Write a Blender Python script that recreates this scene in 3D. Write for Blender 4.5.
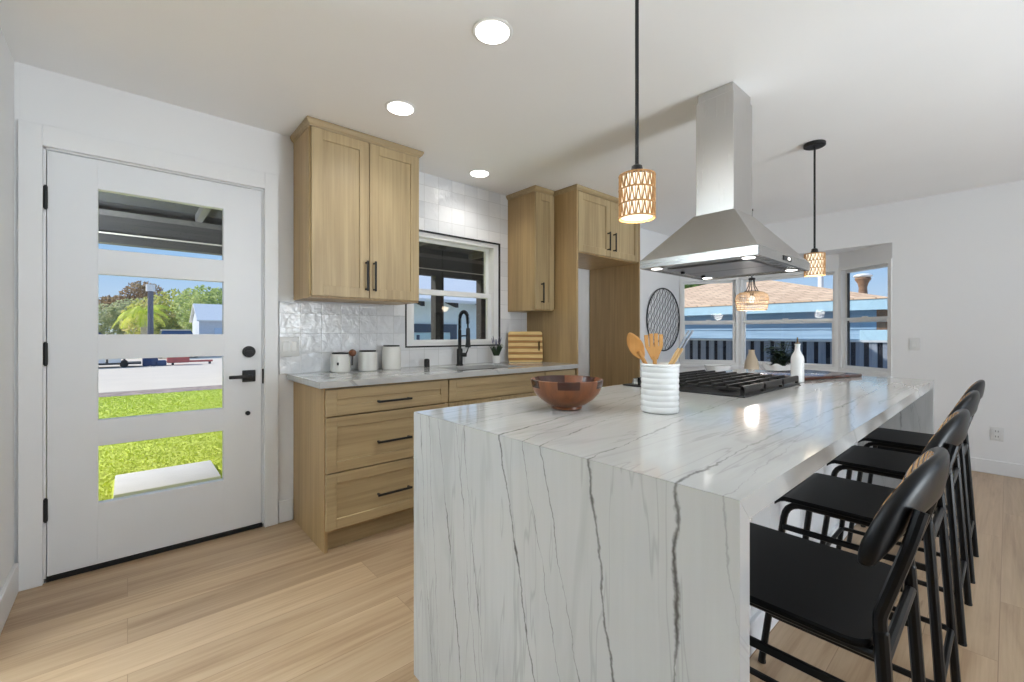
import bpy, bmesh, math, random
from mathutils import Vector, Matrix
for o in list(bpy.data.objects): bpy.data.objects.remove(o, do_unlink=True)
SC = bpy.context.scene; COL = SC.collection
PI = math.pi
random.seed(7)

# ------------------------------------------------------------------ camera, sky, sun, daylight, added fill lamps, exposure
cam_d = bpy.data.cameras.new('camera'); cam = bpy.data.objects.new('camera', cam_d); COL.objects.link(cam)
cam.location = (3.024, 0.0, 1.186); cam.rotation_euler = (PI/2, 0, math.radians(48.648))
cam_d.sensor_width = 36; cam_d.lens = 436.9/1024*36; cam_d.shift_y = -7.44/1024
cam_d.clip_start = 0.02; cam_d.clip_end = 400
SC.camera = cam

w = bpy.data.worlds.new('sky'); SC.world = w; w.use_nodes = True
wn = w.node_tree; wn.nodes.clear()
wo = wn.nodes.new('ShaderNodeOutputWorld'); wb = wn.nodes.new('ShaderNodeBackground')
tcw = wn.nodes.new('ShaderNodeTexCoord'); spw = wn.nodes.new('ShaderNodeSeparateXYZ'); rpw = wn.nodes.new('ShaderNodeValToRGB')
e = rpw.color_ramp.elements                       # clear sky: pale at the horizon, blue overhead
e[0].position = 0.0; e[0].color = (.60, .74, .88, 1); e[1].position = .55; e[1].color = (.20, .38, .74, 1)
m_ = e.new(.14); m_.color = (.34, .57, .88, 1)
wb.inputs['Strength'].default_value = 0.66
wn.links.new(tcw.outputs['Generated'], spw.inputs[0]); wn.links.new(spw.outputs[2], rpw.inputs[0]); wn.links.new(rpw.outputs[0], wb.inputs[0]); wn.links.new(wb.outputs[0], wo.inputs[0])

def sun(direction, energy, col):
    d = bpy.data.lights.new('sun', 'SUN'); o = bpy.data.objects.new('sun', d); COL.objects.link(o)
    d.energy = energy; d.color = col; d.angle = math.radians(0.6)
    o.rotation_euler = Vector(direction).to_track_quat('-Z', 'Y').to_euler(); return o
sun((0.62, 0.55, -0.56), 3.0, (1.0, 0.96, 0.90))

def area(name, loc, direction, sx, sy, energy, col, spread=180):
    d = bpy.data.lights.new(name, 'AREA'); o = bpy.data.objects.new(name, d); COL.objects.link(o)
    d.spread = math.radians(spread); d.shape = 'RECTANGLE'; d.size = sx; d.size_y = sy; d.energy = energy; d.color = col
    o.location = loc; o.rotation_euler = Vector(direction).to_track_quat('-Z', 'Z').to_euler(); return o
# daylight through the unseen east opening, then two upward fill lamps added for the ceiling
area('daylight_east', (6.15, 2.3, 1.3), (-1, 0, -.05), 3.8, 1.9, 40, (0.88, 0.94, 1.0))
area('ceiling_fill_east', (6.14, 2.3, .5), (-1, 0, .9), 3.8, .8, 74, (0.86, 0.94, 1.0), 115)  # added upward lamp, lifts the right side of the ceiling
area('ceiling_fill_west', (-1.05, -2.25, .02), (.12, .06, 1), 2.6, 1.6, 1020, (0.76, 0.89, 1.0), 160)  # added lamp aimed up through the west opening at the left ceiling

SC.view_settings.view_transform = 'Standard'; SC.view_settings.look = 'None'
SC.view_settings.gamma = 1.0; SC.view_settings.use_curve_mapping = False
SC.view_settings.exposure = 0.60

# ------------------------------------------------------------------ materials
def lin(c):
    return tuple((v/255/12.92 if v/255 <= 0.04045 else ((v/255+0.055)/1.055)**2.4) for v in c)
class NT:
    def __init__(s, name):
        s.m = bpy.data.materials.new(name); s.m.use_nodes = True; s.t = s.m.node_tree; s.t.nodes.clear()
        s.out = s.n('ShaderNodeOutputMaterial')
    def n(s, typ, **kw):
        nd = s.t.nodes.new(typ)
        for k, v in kw.items(): setattr(nd, k, v)
        return nd
    def l(s, a, b): s.t.links.new(a, b)
    def bsdf(s, col=(.8,.8,.8), rough=.5, metal=0, **kw):
        b = s.n('ShaderNodeBsdfPrincipled')
        b.inputs['Base Color'].default_value = (*col, 1); b.inputs['Roughness'].default_value = rough; b.inputs['Metallic'].default_value = metal
        for k, v in kw.items(): b.inputs[k.replace('_', ' ')].default_value = v
        s.l(b.outputs[0], s.out.inputs[0]); s.b = b; return b
    def coord(s, scale=(1,1,1), rot=(0,0,0)):
        tc = s.n('ShaderNodeTexCoord'); mp = s.n('ShaderNodeMapping')
        mp.inputs['Scale'].default_value = scale; mp.inputs['Rotation'].default_value = rot
        s.l(tc.outputs['Object'], mp.inputs[0]); return mp.outputs[0]
    def noise(s, vec, scale, detail=3, rough=.5, dist=0):
        n = s.n('ShaderNodeTexNoise'); n.inputs['Scale'].default_value = scale; n.inputs['Detail'].default_value = detail
        n.inputs['Roughness'].default_value = rough; n.inputs['Distortion'].default_value = dist
        s.l(vec, n.inputs['Vector']); return n.outputs['Fac']
    def ramp(s, fac, stops):
        r = s.n('ShaderNodeValToRGB'); e = r.color_ramp.elements
        while len(e) < len(stops): e.new(0.5)
        for i, (p, c) in enumerate(stops): e[i].position = p; e[i].color = (*c, 1)
        s.l(fac, r.inputs[0]); return r.outputs[0]
    def math(s, op, a, b=None):
        m = s.n('ShaderNodeMath', operation=op)
        for i, v in enumerate((a, b)):
            if v is None: continue
            if isinstance(v, (int, float)): m.inputs[i].default_value = v
            else: s.l(v, m.inputs[i])
        return m.outputs[0]
    def mix(s, fac, a, b, mode='MIX'):
        m = s.n('ShaderNodeMix', data_type='RGBA', blend_type=mode)
        for i, v in ((0, fac), (6, a), (7, b)):
            if isinstance(v, (int, float)): m.inputs[i].default_value = v
            elif isinstance(v, tuple): m.inputs[i].default_value = (*v, 1)
            else: s.l(v, m.inputs[i])
        return m.outputs[2]
    def bump(s, h, strength=.2, dist=.01):
        b = s.n('ShaderNodeBump'); b.inputs['Strength'].default_value = strength; b.inputs['Distance'].default_value = dist
        s.l(h, b.inputs['Height']); s.l(b.outputs[0], s.b.inputs['Normal'])

def plain(name, col, rough=.5, metal=0, vary=.04, scale=6, bump=0, **kw):
    m = NT(name); c = lin(col); m.bsdf(c, rough, metal, **kw)
    f = m.noise(m.coord(), scale, 3)
    lo = tuple(max(0, x*(1-vary)) for x in c); hi = tuple(min(1, x*(1+vary)) for x in c)
    m.l(m.ramp(f, [(.3, lo), (.7, hi)]), m.b.inputs['Base Color'])
    if bump: m.bump(m.noise(m.coord(), scale*12, 2), bump, .002)
    return m.m
def wood(name, dark, light, axis, rough=.42, k=1.0, fine=55):
    m = NT(name); m.bsdf(lin(light), rough)
    sc = [fine*k]*3; sc['xyz'.index(axis)] = 1.6*k
    f1 = m.noise(m.coord(tuple(sc)), 1, 4, .6, .3)
    sc2 = [7*k]*3; sc2['xyz'.index(axis)] = .5*k
    f2 = m.noise(m.coord(tuple(sc2)), 1, 3, .5, 1.2)
    f = m.math('ADD', m.math('MULTIPLY', f1, .5), m.math('MULTIPLY', f2, .5))
    m.l(m.ramp(f, [(.32, lin(dark)), (.62, lin(light))]), m.b.inputs['Base Color'])
    m.bump(f1, .08, .002); return m.m
def glass(name, tint=(1,1,1), refl=.10):
    m = NT(name); tr = m.n('ShaderNodeBsdfTransparent'); tr.inputs[0].default_value = (*tint, 1)
    gl = m.n('ShaderNodeBsdfGlossy'); gl.inputs['Roughness'].default_value = .01; gl.inputs[0].default_value = (.9,.9,.9,1)
    lw = m.n('ShaderNodeFresnel'); lw.inputs['IOR'].default_value = 1.45
    mx = m.n('ShaderNodeMixShader'); ge = m.n('ShaderNodeNewGeometry'); m.l(m.math('MULTIPLY', lw.outputs[0], m.math('SUBTRACT', 1.0, ge.outputs['Backfacing'])), mx.inputs[0]); m.l(tr.outputs[0], mx.inputs[1]); m.l(gl.outputs[0], mx.inputs[2])
    m.l(mx.outputs[0], m.out.inputs[0]); return m.m
def emit(name, col, strength):
    m = NT(name); e = m.n('ShaderNodeEmission'); e.inputs[0].default_value = (*col, 1); e.inputs[1].default_value = strength
    m.l(e.outputs[0], m.out.inputs[0]); return m.m

M = {}
M['wall'] = plain('wall paint', (234,234,234), .6, vary=.008, scale=2)
M['ceiling'] = plain('ceiling paint', (247,247,247), .7, vary=.008, scale=2)
M['wall_dark'] = plain('dark grey light absorber', (92,92,94), .7, vary=.01)  # for the unseen rear walls, toned down to dim the island front
M['trim'] = plain('white trim paint', (232,232,232), .35, vary=.006)
M['door'] = plain('white door paint', (228,229,231), .35, vary=.006)
M['vinyl'] = plain('white window vinyl', (235,235,233), .35, vary=.006)
M['oak_z'] = wood('light oak upright grain', (156,134,98), (188,166,126), 'z')
M['oak_y'] = wood('light oak level grain', (152,130,94), (184,162,123), 'y')
M['oak_box'] = wood('light oak cabinet side', (154,127,86), (184,155,110), 'z')  # richer than the fronts, shade saturation put into the colour
M['black'] = plain('black metal', (17,17,18), .35, .0, .1)
M['matte_black'] = plain('matt black fittings', (16,16,17), .5, .0, .1)
M['stoolmetal'] = plain('black powder coated steel', (10,10,11), .34, 0, .1, Specular_IOR_Level=.28)
M['stoolseat'] = plain('black lacquered seat', (8,8,9), .45, 0, .1, Specular_IOR_Level=.16)
M['ceramic'] = plain('white glazed ceramic', (232,232,230), .18, vary=.01)
M['ceramic_warm'] = plain('off white ceramic', (222,220,214), .3, vary=.02)
M['plate'] = plain('white plastic plate', (228,228,226), .35, vary=.006)
M['slit'] = plain('dark slot', (60,60,60), .6)
M['rubber'] = plain('black rubber', (14,14,14), .7)
M['glass'] = glass('clear window glass')
M['iron'] = plain('black cast iron', (32,29,26), .42, .2, .15)
M['lens'] = emit('lit lamp lens', (1.0, .97, .92), 6)
M['bulb_fill'] = emit('added bulb glow', (1.0, .90, .76), 1.2)  # glow added to a lamp that is off
M['spoonwood'] = wood('beech utensil wood', (178,124,62), (210,156,88), 'z', .5)
M['walnut'] = wood('dark red wood', (58,30,22), (92,52,38), 'y', .14)
M['rattan'] = plain('tan rattan', (186,142,92), .55, vary=.2, scale=40)
M['wicker'] = plain('pale wicker', (206,174,136), .6, vary=.15, scale=40)
M['leaf'] = plain('dark green leaf', (42,62,40), .45, vary=.35, scale=30)
M['lavender'] = plain('dusty lavender flower', (120,118,140), .6, vary=.2)
M['beige_ceramic'] = plain('beige stoneware', (196,178,154), .5, vary=.06)
M['sink'] = plain('dark sink steel', (70,70,72), .35, .8, .1)

def steel(name, col, rough, axis):
    m = NT(name); m.bsdf(lin(col), rough, 1.0)
    sc = [260]*3; sc['xyz'.index(axis)] = 3
    f = m.noise(m.coord(tuple(sc)), 1, 2)
    r = m.n('ShaderNodeMapRange'); r.inputs[3].default_value = rough-.07; r.inputs[4].default_value = rough+.07
    m.l(f, r.inputs[0]); m.l(r.outputs[0], m.b.inputs['Roughness']); m.bump(f, .04, .001); return m.m
M['steel'] = steel('brushed stainless steel', (198,196,193), .30, 'z')
M['steel_x'] = steel('brushed stainless steel level', (182,180,176), .26, 'x')
M['steel_dark'] = steel('steel filter mesh', (168,168,172), .34, 'y')

def quartz(name, lines, seed=0):
    """white quartz; each vein is (x, drift along the slab, half width, strength, wander); veins carry on over the mitred edge"""
    m = NT(name); m.bsdf(rough=.10)
    tc = m.n('ShaderNodeTexCoord'); sp = m.n('ShaderNodeSeparateXYZ'); m.l(tc.outputs['Object'], sp.inputs[0])
    x, y, z = sp.outputs
    s = m.math('ADD', y, z)
    def vec(a, b, off=0):
        c = m.n('ShaderNodeCombineXYZ'); m.l(m.math('MULTIPLY', x, a), c.inputs[0]); m.l(m.math('MULTIPLY', s, b), c.inputs[1]); c.inputs[2].default_value = off+seed; return c.outputs[0]
    jag = m.math('MULTIPLY', m.math('SUBTRACT', m.noise(vec(14, 11, 4), 1, 4, .65), .5), .032)
    xj = m.math('ADD', x, jag)
    tot = None
    for k, (x0, dr, wd, st, wa) in enumerate(lines):
        c1 = m.n('ShaderNodeCombineXYZ'); m.l(m.math('MULTIPLY', s, 1.7), c1.inputs[0]); c1.inputs[1].default_value = k*3.1+seed
        wn_ = m.math('MULTIPLY', m.math('SUBTRACT', m.noise(c1.outputs[0], 1, 2, .5), .5), wa)
        d = m.math('SUBTRACT', xj, m.math('ADD', m.math('ADD', m.math('MULTIPLY', m.math('SUBTRACT', s, .914), dr), x0), wn_))
        d = m.math('ABSOLUTE', d)
        c2 = m.n('ShaderNodeCombineXYZ'); m.l(m.math('MULTIPLY', s, 6.0), c2.inputs[0]); m.l(m.math('MULTIPLY', x, 9.0), c2.inputs[1]); c2.inputs[2].default_value = k*1.7
        g = m.n('ShaderNodeMapRange'); g.inputs[1].default_value = .34; g.inputs[2].default_value = .66; g.inputs[3].default_value = .12; g.inputs[4].default_value = 1
        m.l(m.noise(c2.outputs[0], 1, 4, .65), g.inputs[0])
        r = m.n('ShaderNodeMapRange'); r.interpolation_type = 'SMOOTHSTEP'; r.inputs[1].default_value = 0; r.inputs[3].default_value = st; r.inputs[4].default_value = 0
        m.l(m.math('MULTIPLY', g.outputs[0], wd), r.inputs[2]); m.l(d, r.inputs[0])
        v = m.math('MULTIPLY', r.outputs[0], m.math('ADD', m.math('MULTIPLY', g.outputs[0], .65), .35))
        tot = v if tot is None else m.math('MAXIMUM', tot, v)
    fd = m.n('ShaderNodeMapRange'); fd.inputs[1].default_value = .95; fd.inputs[2].default_value = 1.4; fd.inputs[3].default_value = 1; fd.inputs[4].default_value = .5; m.l(s, fd.inputs[0]); tot = m.math('MULTIPLY', tot, fd.outputs[0])  # fades the veins along the top, glare put into the colour
    def vein(a, b, off, width, detail=4, dist=.25):
        n = m.noise(vec(a, b, off), 1, detail, .55, dist)
        d = m.math('ABSOLUTE', m.math('SUBTRACT', n, .5))
        r = m.n('ShaderNodeMapRange'); r.interpolation_type = 'SMOOTHSTEP'
        r.inputs[1].default_value = 0; r.inputs[2].default_value = width; r.inputs[3].default_value = 1; r.inputs[4].default_value = 0
        m.l(d, r.inputs[0]); return r.outputs[0]
    soft = vein(4.2, .7, 1.3, .045, 5, .5); fine = vein(6.5, .5, 8.2, .008)
    streak = m.ramp(m.noise(vec(60, 2.0, 2.0), 1, 4, .6), [(.35, (0,)*3), (.75, (1,)*3)])
    cloud = m.ramp(m.noise(vec(3.2, 1.2, 9.0), 1, 4), [(.35, (0,)*3), (.7, (1,)*3)])
    base = m.mix(m.math('MULTIPLY', cloud, .5), lin((194,194,192)), lin((178,177,174)))
    base = m.mix(m.math('MULTIPLY', streak, .20), base, lin((166,164,160)))
    base = m.mix(m.math('MULTIPLY', soft, .16), base, lin((132,130,126)))
    base = m.mix(m.math('MULTIPLY', fine, .22), base, lin((104,102,98)))
    base = m.mix(tot, base, lin((62,58,54)))
    m.l(base, m.b.inputs['Base Color']); return m.m
# x measured from the island corner (the object's own origin)
M['quartz'] = quartz('veined white quartz', [(.092, -.10, 0.0043, .45, .05), (.035, -.10, 0.0043, .55, .05), (.165, -.16, 0.0043, .75, .05), (.262, -.14, 0.0043, .55, .05), (.300, -.15, 0.0043, .6, .05),
    (.473, -.20, 0.0072, .9, .06), (.555, -.25, 0.0040, .7, .05), (.618, -.24, 0.0047, .75, .05), (.773, -.14, 0.0079, .9, .06), (.961, -.01, 0.0094, .95, .05), (1.06, -.1, 0.0036, .35, .06),
    (1.20, -.16, 0.0058, .5, .12), (1.42, -.16, 0.0065, .6, .12)])
M['quartz_wall'] = quartz('veined white quartz of the sink run', [(.15, .35, .010, .6, .2), (.42, -.3, .010, .6, .2), (.75, -.22, .010, .55, .2), (.25, -.1, .006, .4, .2)], 5.3)

def floor_mat():
    m = NT('oak plank floor'); m.bsdf(rough=.30)
    tc = m.n('ShaderNodeTexCoord'); sp = m.n('ShaderNodeSeparateXYZ'); m.l(tc.outputs['Object'], sp.inputs[0])
    c = m.n('ShaderNodeCombineXYZ'); m.l(sp.outputs[1], c.inputs[0]); m.l(sp.outputs[0], c.inputs[1])
    b = m.n('ShaderNodeTexBrick'); b.offset = .37; b.offset_frequency = 2; b.squash = 1
    b.inputs['Scale'].default_value = 1; b.inputs['Brick Width'].default_value = 1.45; b.inputs['Row Height'].default_value = .20
    b.inputs['Mortar Size'].default_value = .0012; b.inputs['Mortar Smooth'].default_value = .3; b.inputs['Bias'].default_value = 0
    b.inputs['Color1'].default_value = (0,0,0,1); b.inputs['Color2'].default_value = (1,1,1,1); b.inputs['Mortar'].default_value = (.5,.5,.5,1)
    m.l(c.outputs[0], b.inputs['Vector'])
    # grain differs plank by plank
    off = m.n('ShaderNodeVectorMath', operation='ADD'); mul = m.n('ShaderNodeVectorMath', operation='SCALE'); mul.inputs['Scale'].default_value = 7.3
    m.l(b.outputs['Color'], mul.inputs[0]); m.l(tc.outputs['Object'], off.inputs[0]); m.l(mul.outputs[0], off.inputs[1])
    def nz(sx, sy, d, dist=0):
        mp = m.n('ShaderNodeMapping'); mp.inputs['Scale'].default_value = (sx, sy, 1); m.l(off.outputs[0], mp.inputs[0]); return m.noise(mp.outputs[0], 1, d, .6, dist)
    g1 = nz(70, 1.6, 4, .3); g2 = nz(9, .7, 4, 1.0)
    f = m.math('ADD', m.math('MULTIPLY', g1, .35), m.math('MULTIPLY', g2, .65))
    col = m.ramp(f, [(.30, lin((152,122,92))), (.5, lin((186,158,126))), (.72, lin((206,180,148)))])
    tone = m.ramp(b.outputs['Color'], [(0, (.86,.85,.84)), (1, (1.05,1.04,1.03))])
    col = m.mix(1.0, col, tone, 'MULTIPLY')
    kn = m.ramp(nz(11, 3.0, 2, .6), [(.0, (1,)*3), (.22, (1,)*3), (.27, (0,)*3)])
    col = m.mix(m.math('MULTIPLY', kn, .6), col, lin((120,82,50)))
    col = m.mix(m.math('MULTIPLY', b.outputs['Fac'], .6), col, lin((116,84,56)))
    m.l(col, m.b.inputs['Base Color'])
    m.bump(m.math('SUBTRACT', m.math('MULTIPLY', g1, .2), b.outputs['Fac']), .12, .002); return m.m
M['floor'] = floor_mat()

def zellige():
    m = NT('white glazed square tile'); m.bsdf(rough=.10)
    tc = m.n('ShaderNodeTexCoord'); sp = m.n('ShaderNodeSeparateXYZ'); m.l(tc.outputs['Object'], sp.inputs[0])
    c = m.n('ShaderNodeCombineXYZ'); m.l(m.math('SUBTRACT', sp.outputs[1], .712), c.inputs[0]); m.l(m.math('SUBTRACT', sp.outputs[2], .932), c.inputs[1])
    b = m.n('ShaderNodeTexBrick'); b.offset = 0; b.squash = 1
    b.inputs['Scale'].default_value = 1; b.inputs['Brick Width'].default_value = .1285; b.inputs['Row Height'].default_value = .1285
    b.inputs['Mortar Size'].default_value = .0016; b.inputs['Mortar Smooth'].default_value = .2; b.inputs['Bias'].default_value = 0
    b.inputs['Color1'].default_value = (0,0,0,1); b.inputs['Color2'].default_value = (1,1,1,1); b.inputs['Mortar'].default_value = (.5,.5,.5,1)
    m.l(c.outputs[0], b.inputs['Vector'])
    t = m.ramp(b.outputs['Color'], [(0, lin((216,217,219))), (1, lin((234,234,234)))])
    col = m.mix(m.math('MULTIPLY', b.outputs['Fac'], .8), t, lin((196,196,194)))
    m.l(col, m.b.inputs['Base Color'])
    off = m.n('ShaderNodeVectorMath', operation='ADD'); mul = m.n('ShaderNodeVectorMath', operation='SCALE'); mul.inputs['Scale'].default_value = 3.0
    m.l(b.outputs['Color'], mul.inputs[0]); m.l(c.outputs[0], off.inputs[0]); m.l(mul.outputs[0], off.inputs[1])
    h = m.noise(off.outputs[0], 16, 2, .5, .4)
    m.bump(m.math('SUBTRACT', h, m.math('MULTIPLY', b.outputs['Fac'], .35)), .55, .012); return m.m
M['tile'] = zellige()

# materials used outdoors and by small things
M['concrete'] = plain('pale concrete', (222,208,188), .8, vary=.03, scale=1)
M['paving'] = plain('pale paving', (222,219,214), .75, vary=.04, scale=5)
M['edging'] = plain('brown edging', (158,138,126), .8, vary=.35, scale=5)
M['lawn'] = plain('lawn green', (214,224,84), .8, vary=.08, scale=9)
M['grass'] = plain('grass blades', (222,232,92), .7, vary=.08, scale=14)
M['timber_dark'] = wood('dark stained timber', (38,36,36), (58,54,52), 'y', .8)
M['timber_grey'] = wood('grey brown timber', (74,71,69), (96,91,88), 'x', .8)
M['deck_dark'] = plain('dark roof boards', (42,40,39), .9, vary=.08)
M['timber_pale'] = plain('pale conduit', (190,182,172), .7)
M['pale_blue'] = plain('pale blue render', (236,246,246), .8, vary=.02)
M['white_roof'] = plain('white painted metal', (236,236,234), .6, vary=.02)
M['slate_trim'] = plain('slate blue trim', (72,86,102), .6)
M['pale_pane'] = plain('pale curtained pane', (196,222,220), .3)
M['sky_blue'] = wood('weathered blue clapboard', (126,156,182), (156,186,208), 'x', .75, .5, 40)
M['light_blue'] = plain('light blue board', (174,208,222), .7, vary=.04)
M['cedar'] = plain('brown weathered wood', (138,108,84), .8, vary=.2, scale=10)
M['fence_grey'] = wood('grey weathered boards', (112,122,136), (150,158,168), 'z', .85)
M['fence_pale'] = plain('pale rail', (200,206,208), .8, vary=.08)
M['fence_gap_shade'] = plain('dark gap shade', (34,38,48), .9, vary=.2)
M['bark'] = plain('bark', (96,80,66), .9, vary=.2)
M['palm_trunk'] = plain('palm trunk', (186,176,158), .8, vary=.15)
M['post_grey'] = plain('grey post', (112,112,122), .6)
M['shed_wall'] = plain('white shed boards', (214,220,230), .7, vary=.03)
M['shed_door'] = plain('pale blue garage door', (196,214,236), .6, vary=.03)
M['car_glass'] = plain('dark blue car glass', (52,78,112), .15)
M['car_beige'] = plain('beige car paint', (176,168,150), .35)
M['tarp_blue'] = plain('dark blue cover', (44,66,108), .6, vary=.2)
M['red_paint'] = plain('faded red paint', (200,96,88), .6, vary=.1)
M['scoopwood'] = plain('brown turned wood', (112,66,38), .4, vary=.15, scale=30)
M['scoopwood_dark'] = plain('dark handle', (52,46,44), .5)
M['bowlwood'] = wood('reddish acacia wood', (96,52,26), (142,84,42), 'z', .3, .7)
M['bowldark'] = wood('dark rim wood', (44,24,20), (72,40,30), 'z', .2)
M['tongwood'] = wood('tan tong wood', (190,150,96), (214,178,124), 'z', .5)
M['grey_metal'] = plain('dull grey metal', (128,136,148), .45, .3)
M['spout'] = plain('bronze spout', (104,88,66), .35, .6)
def shingle():
    m = NT('tan roof shingles'); m.bsdf(rough=.85)
    tc = m.n('ShaderNodeTexCoord'); sp = m.n('ShaderNodeSeparateXYZ'); m.l(tc.outputs['Object'], sp.inputs[0])
    c = m.n('ShaderNodeCombineXYZ'); m.l(m.math('ADD', sp.outputs[0], sp.outputs[1]), c.inputs[0]); m.l(m.math('MULTIPLY', sp.outputs[2], 3.6), c.inputs[1])
    b = m.n('ShaderNodeTexBrick'); b.inputs['Scale'].default_value = 1; b.inputs['Brick Width'].default_value = .42; b.inputs['Row Height'].default_value = .22
    b.inputs['Mortar Size'].default_value = .016; b.inputs['Color1'].default_value = (*lin((214,182,150)), 1); b.inputs['Color2'].default_value = (*lin((236,206,172)), 1); b.inputs['Mortar'].default_value = (*lin((176,142,116)), 1)
    m.l(c.outputs[0], b.inputs['Vector']); m.l(b.outputs['Color'], m.b.inputs['Base Color']); return m.m
M['shingle'] = shingle()
def foliage(name, cols):
    m = NT(name); m.bsdf(rough=.7); c = m.ramp(m.noise(m.coord(), .9, 4, .7), [(.3, lin(cols[0])), (.5, lin(cols[1])), (.7, lin(cols[2]))]); m.l(c, m.b.inputs['Base Color'])
    tl = m.n('ShaderNodeBsdfTranslucent'); m.l(c, tl.inputs[0]); ad = m.n('ShaderNodeMixShader'); ad.inputs[0].default_value = .45      # thin leaves let light through
    m.l(m.b.outputs[0], ad.inputs[1]); m.l(tl.outputs[0], ad.inputs[2]); m.l(ad.outputs[0], m.out.inputs[0]); return m.m
M['foliage_yellow'] = foliage('yellow green leaves', ((128,142,74), (204,206,112), (230,206,160)))
M['foliage_olive'] = foliage('olive leaves', ((122,142,86), (190,204,124), (222,226,170)))
M['foliage_grey'] = foliage('grey green leaves', ((140,152,114), (190,196,150), (218,212,184)))
M['foliage_red'] = foliage('reddish leaves', ((118,98,78), (158,134,104), (184,166,126)))
M['foliage_green'] = foliage('green leaves', ((70,98,46), (110,146,66), (150,180,90)))
M['palm'] = foliage('palm fronds', ((160,190,60), (214,226,90), (236,236,130)))
def striped():
    m = NT('bamboo in light and dark strips'); m.bsdf(rough=.4)
    tc = m.n('ShaderNodeTexCoord'); sp = m.n('ShaderNodeSeparateXYZ'); m.l(tc.outputs['Object'], sp.inputs[0])
    w_ = m.math('FRACT', m.math('ADD', m.math('MULTIPLY', sp.outputs[2], 1/.052), .25))
    sel = m.n('ShaderNodeMath', operation='GREATER_THAN'); sel.inputs[1].default_value = .55; m.l(w_, sel.inputs[0])
    f = m.noise(m.coord((8, 8, 160)), 1, 3)
    a = m.ramp(f, [(.3, lin((212,176,108))), (.7, lin((236,206,142)))]); b = m.ramp(f, [(.3, lin((150,102,46))), (.7, lin((176,126,64)))])
    m.l(m.mix(sel.outputs[0], a, b), m.b.inputs['Base Color']); return m.m
M['bamboo'] = striped()

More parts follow.
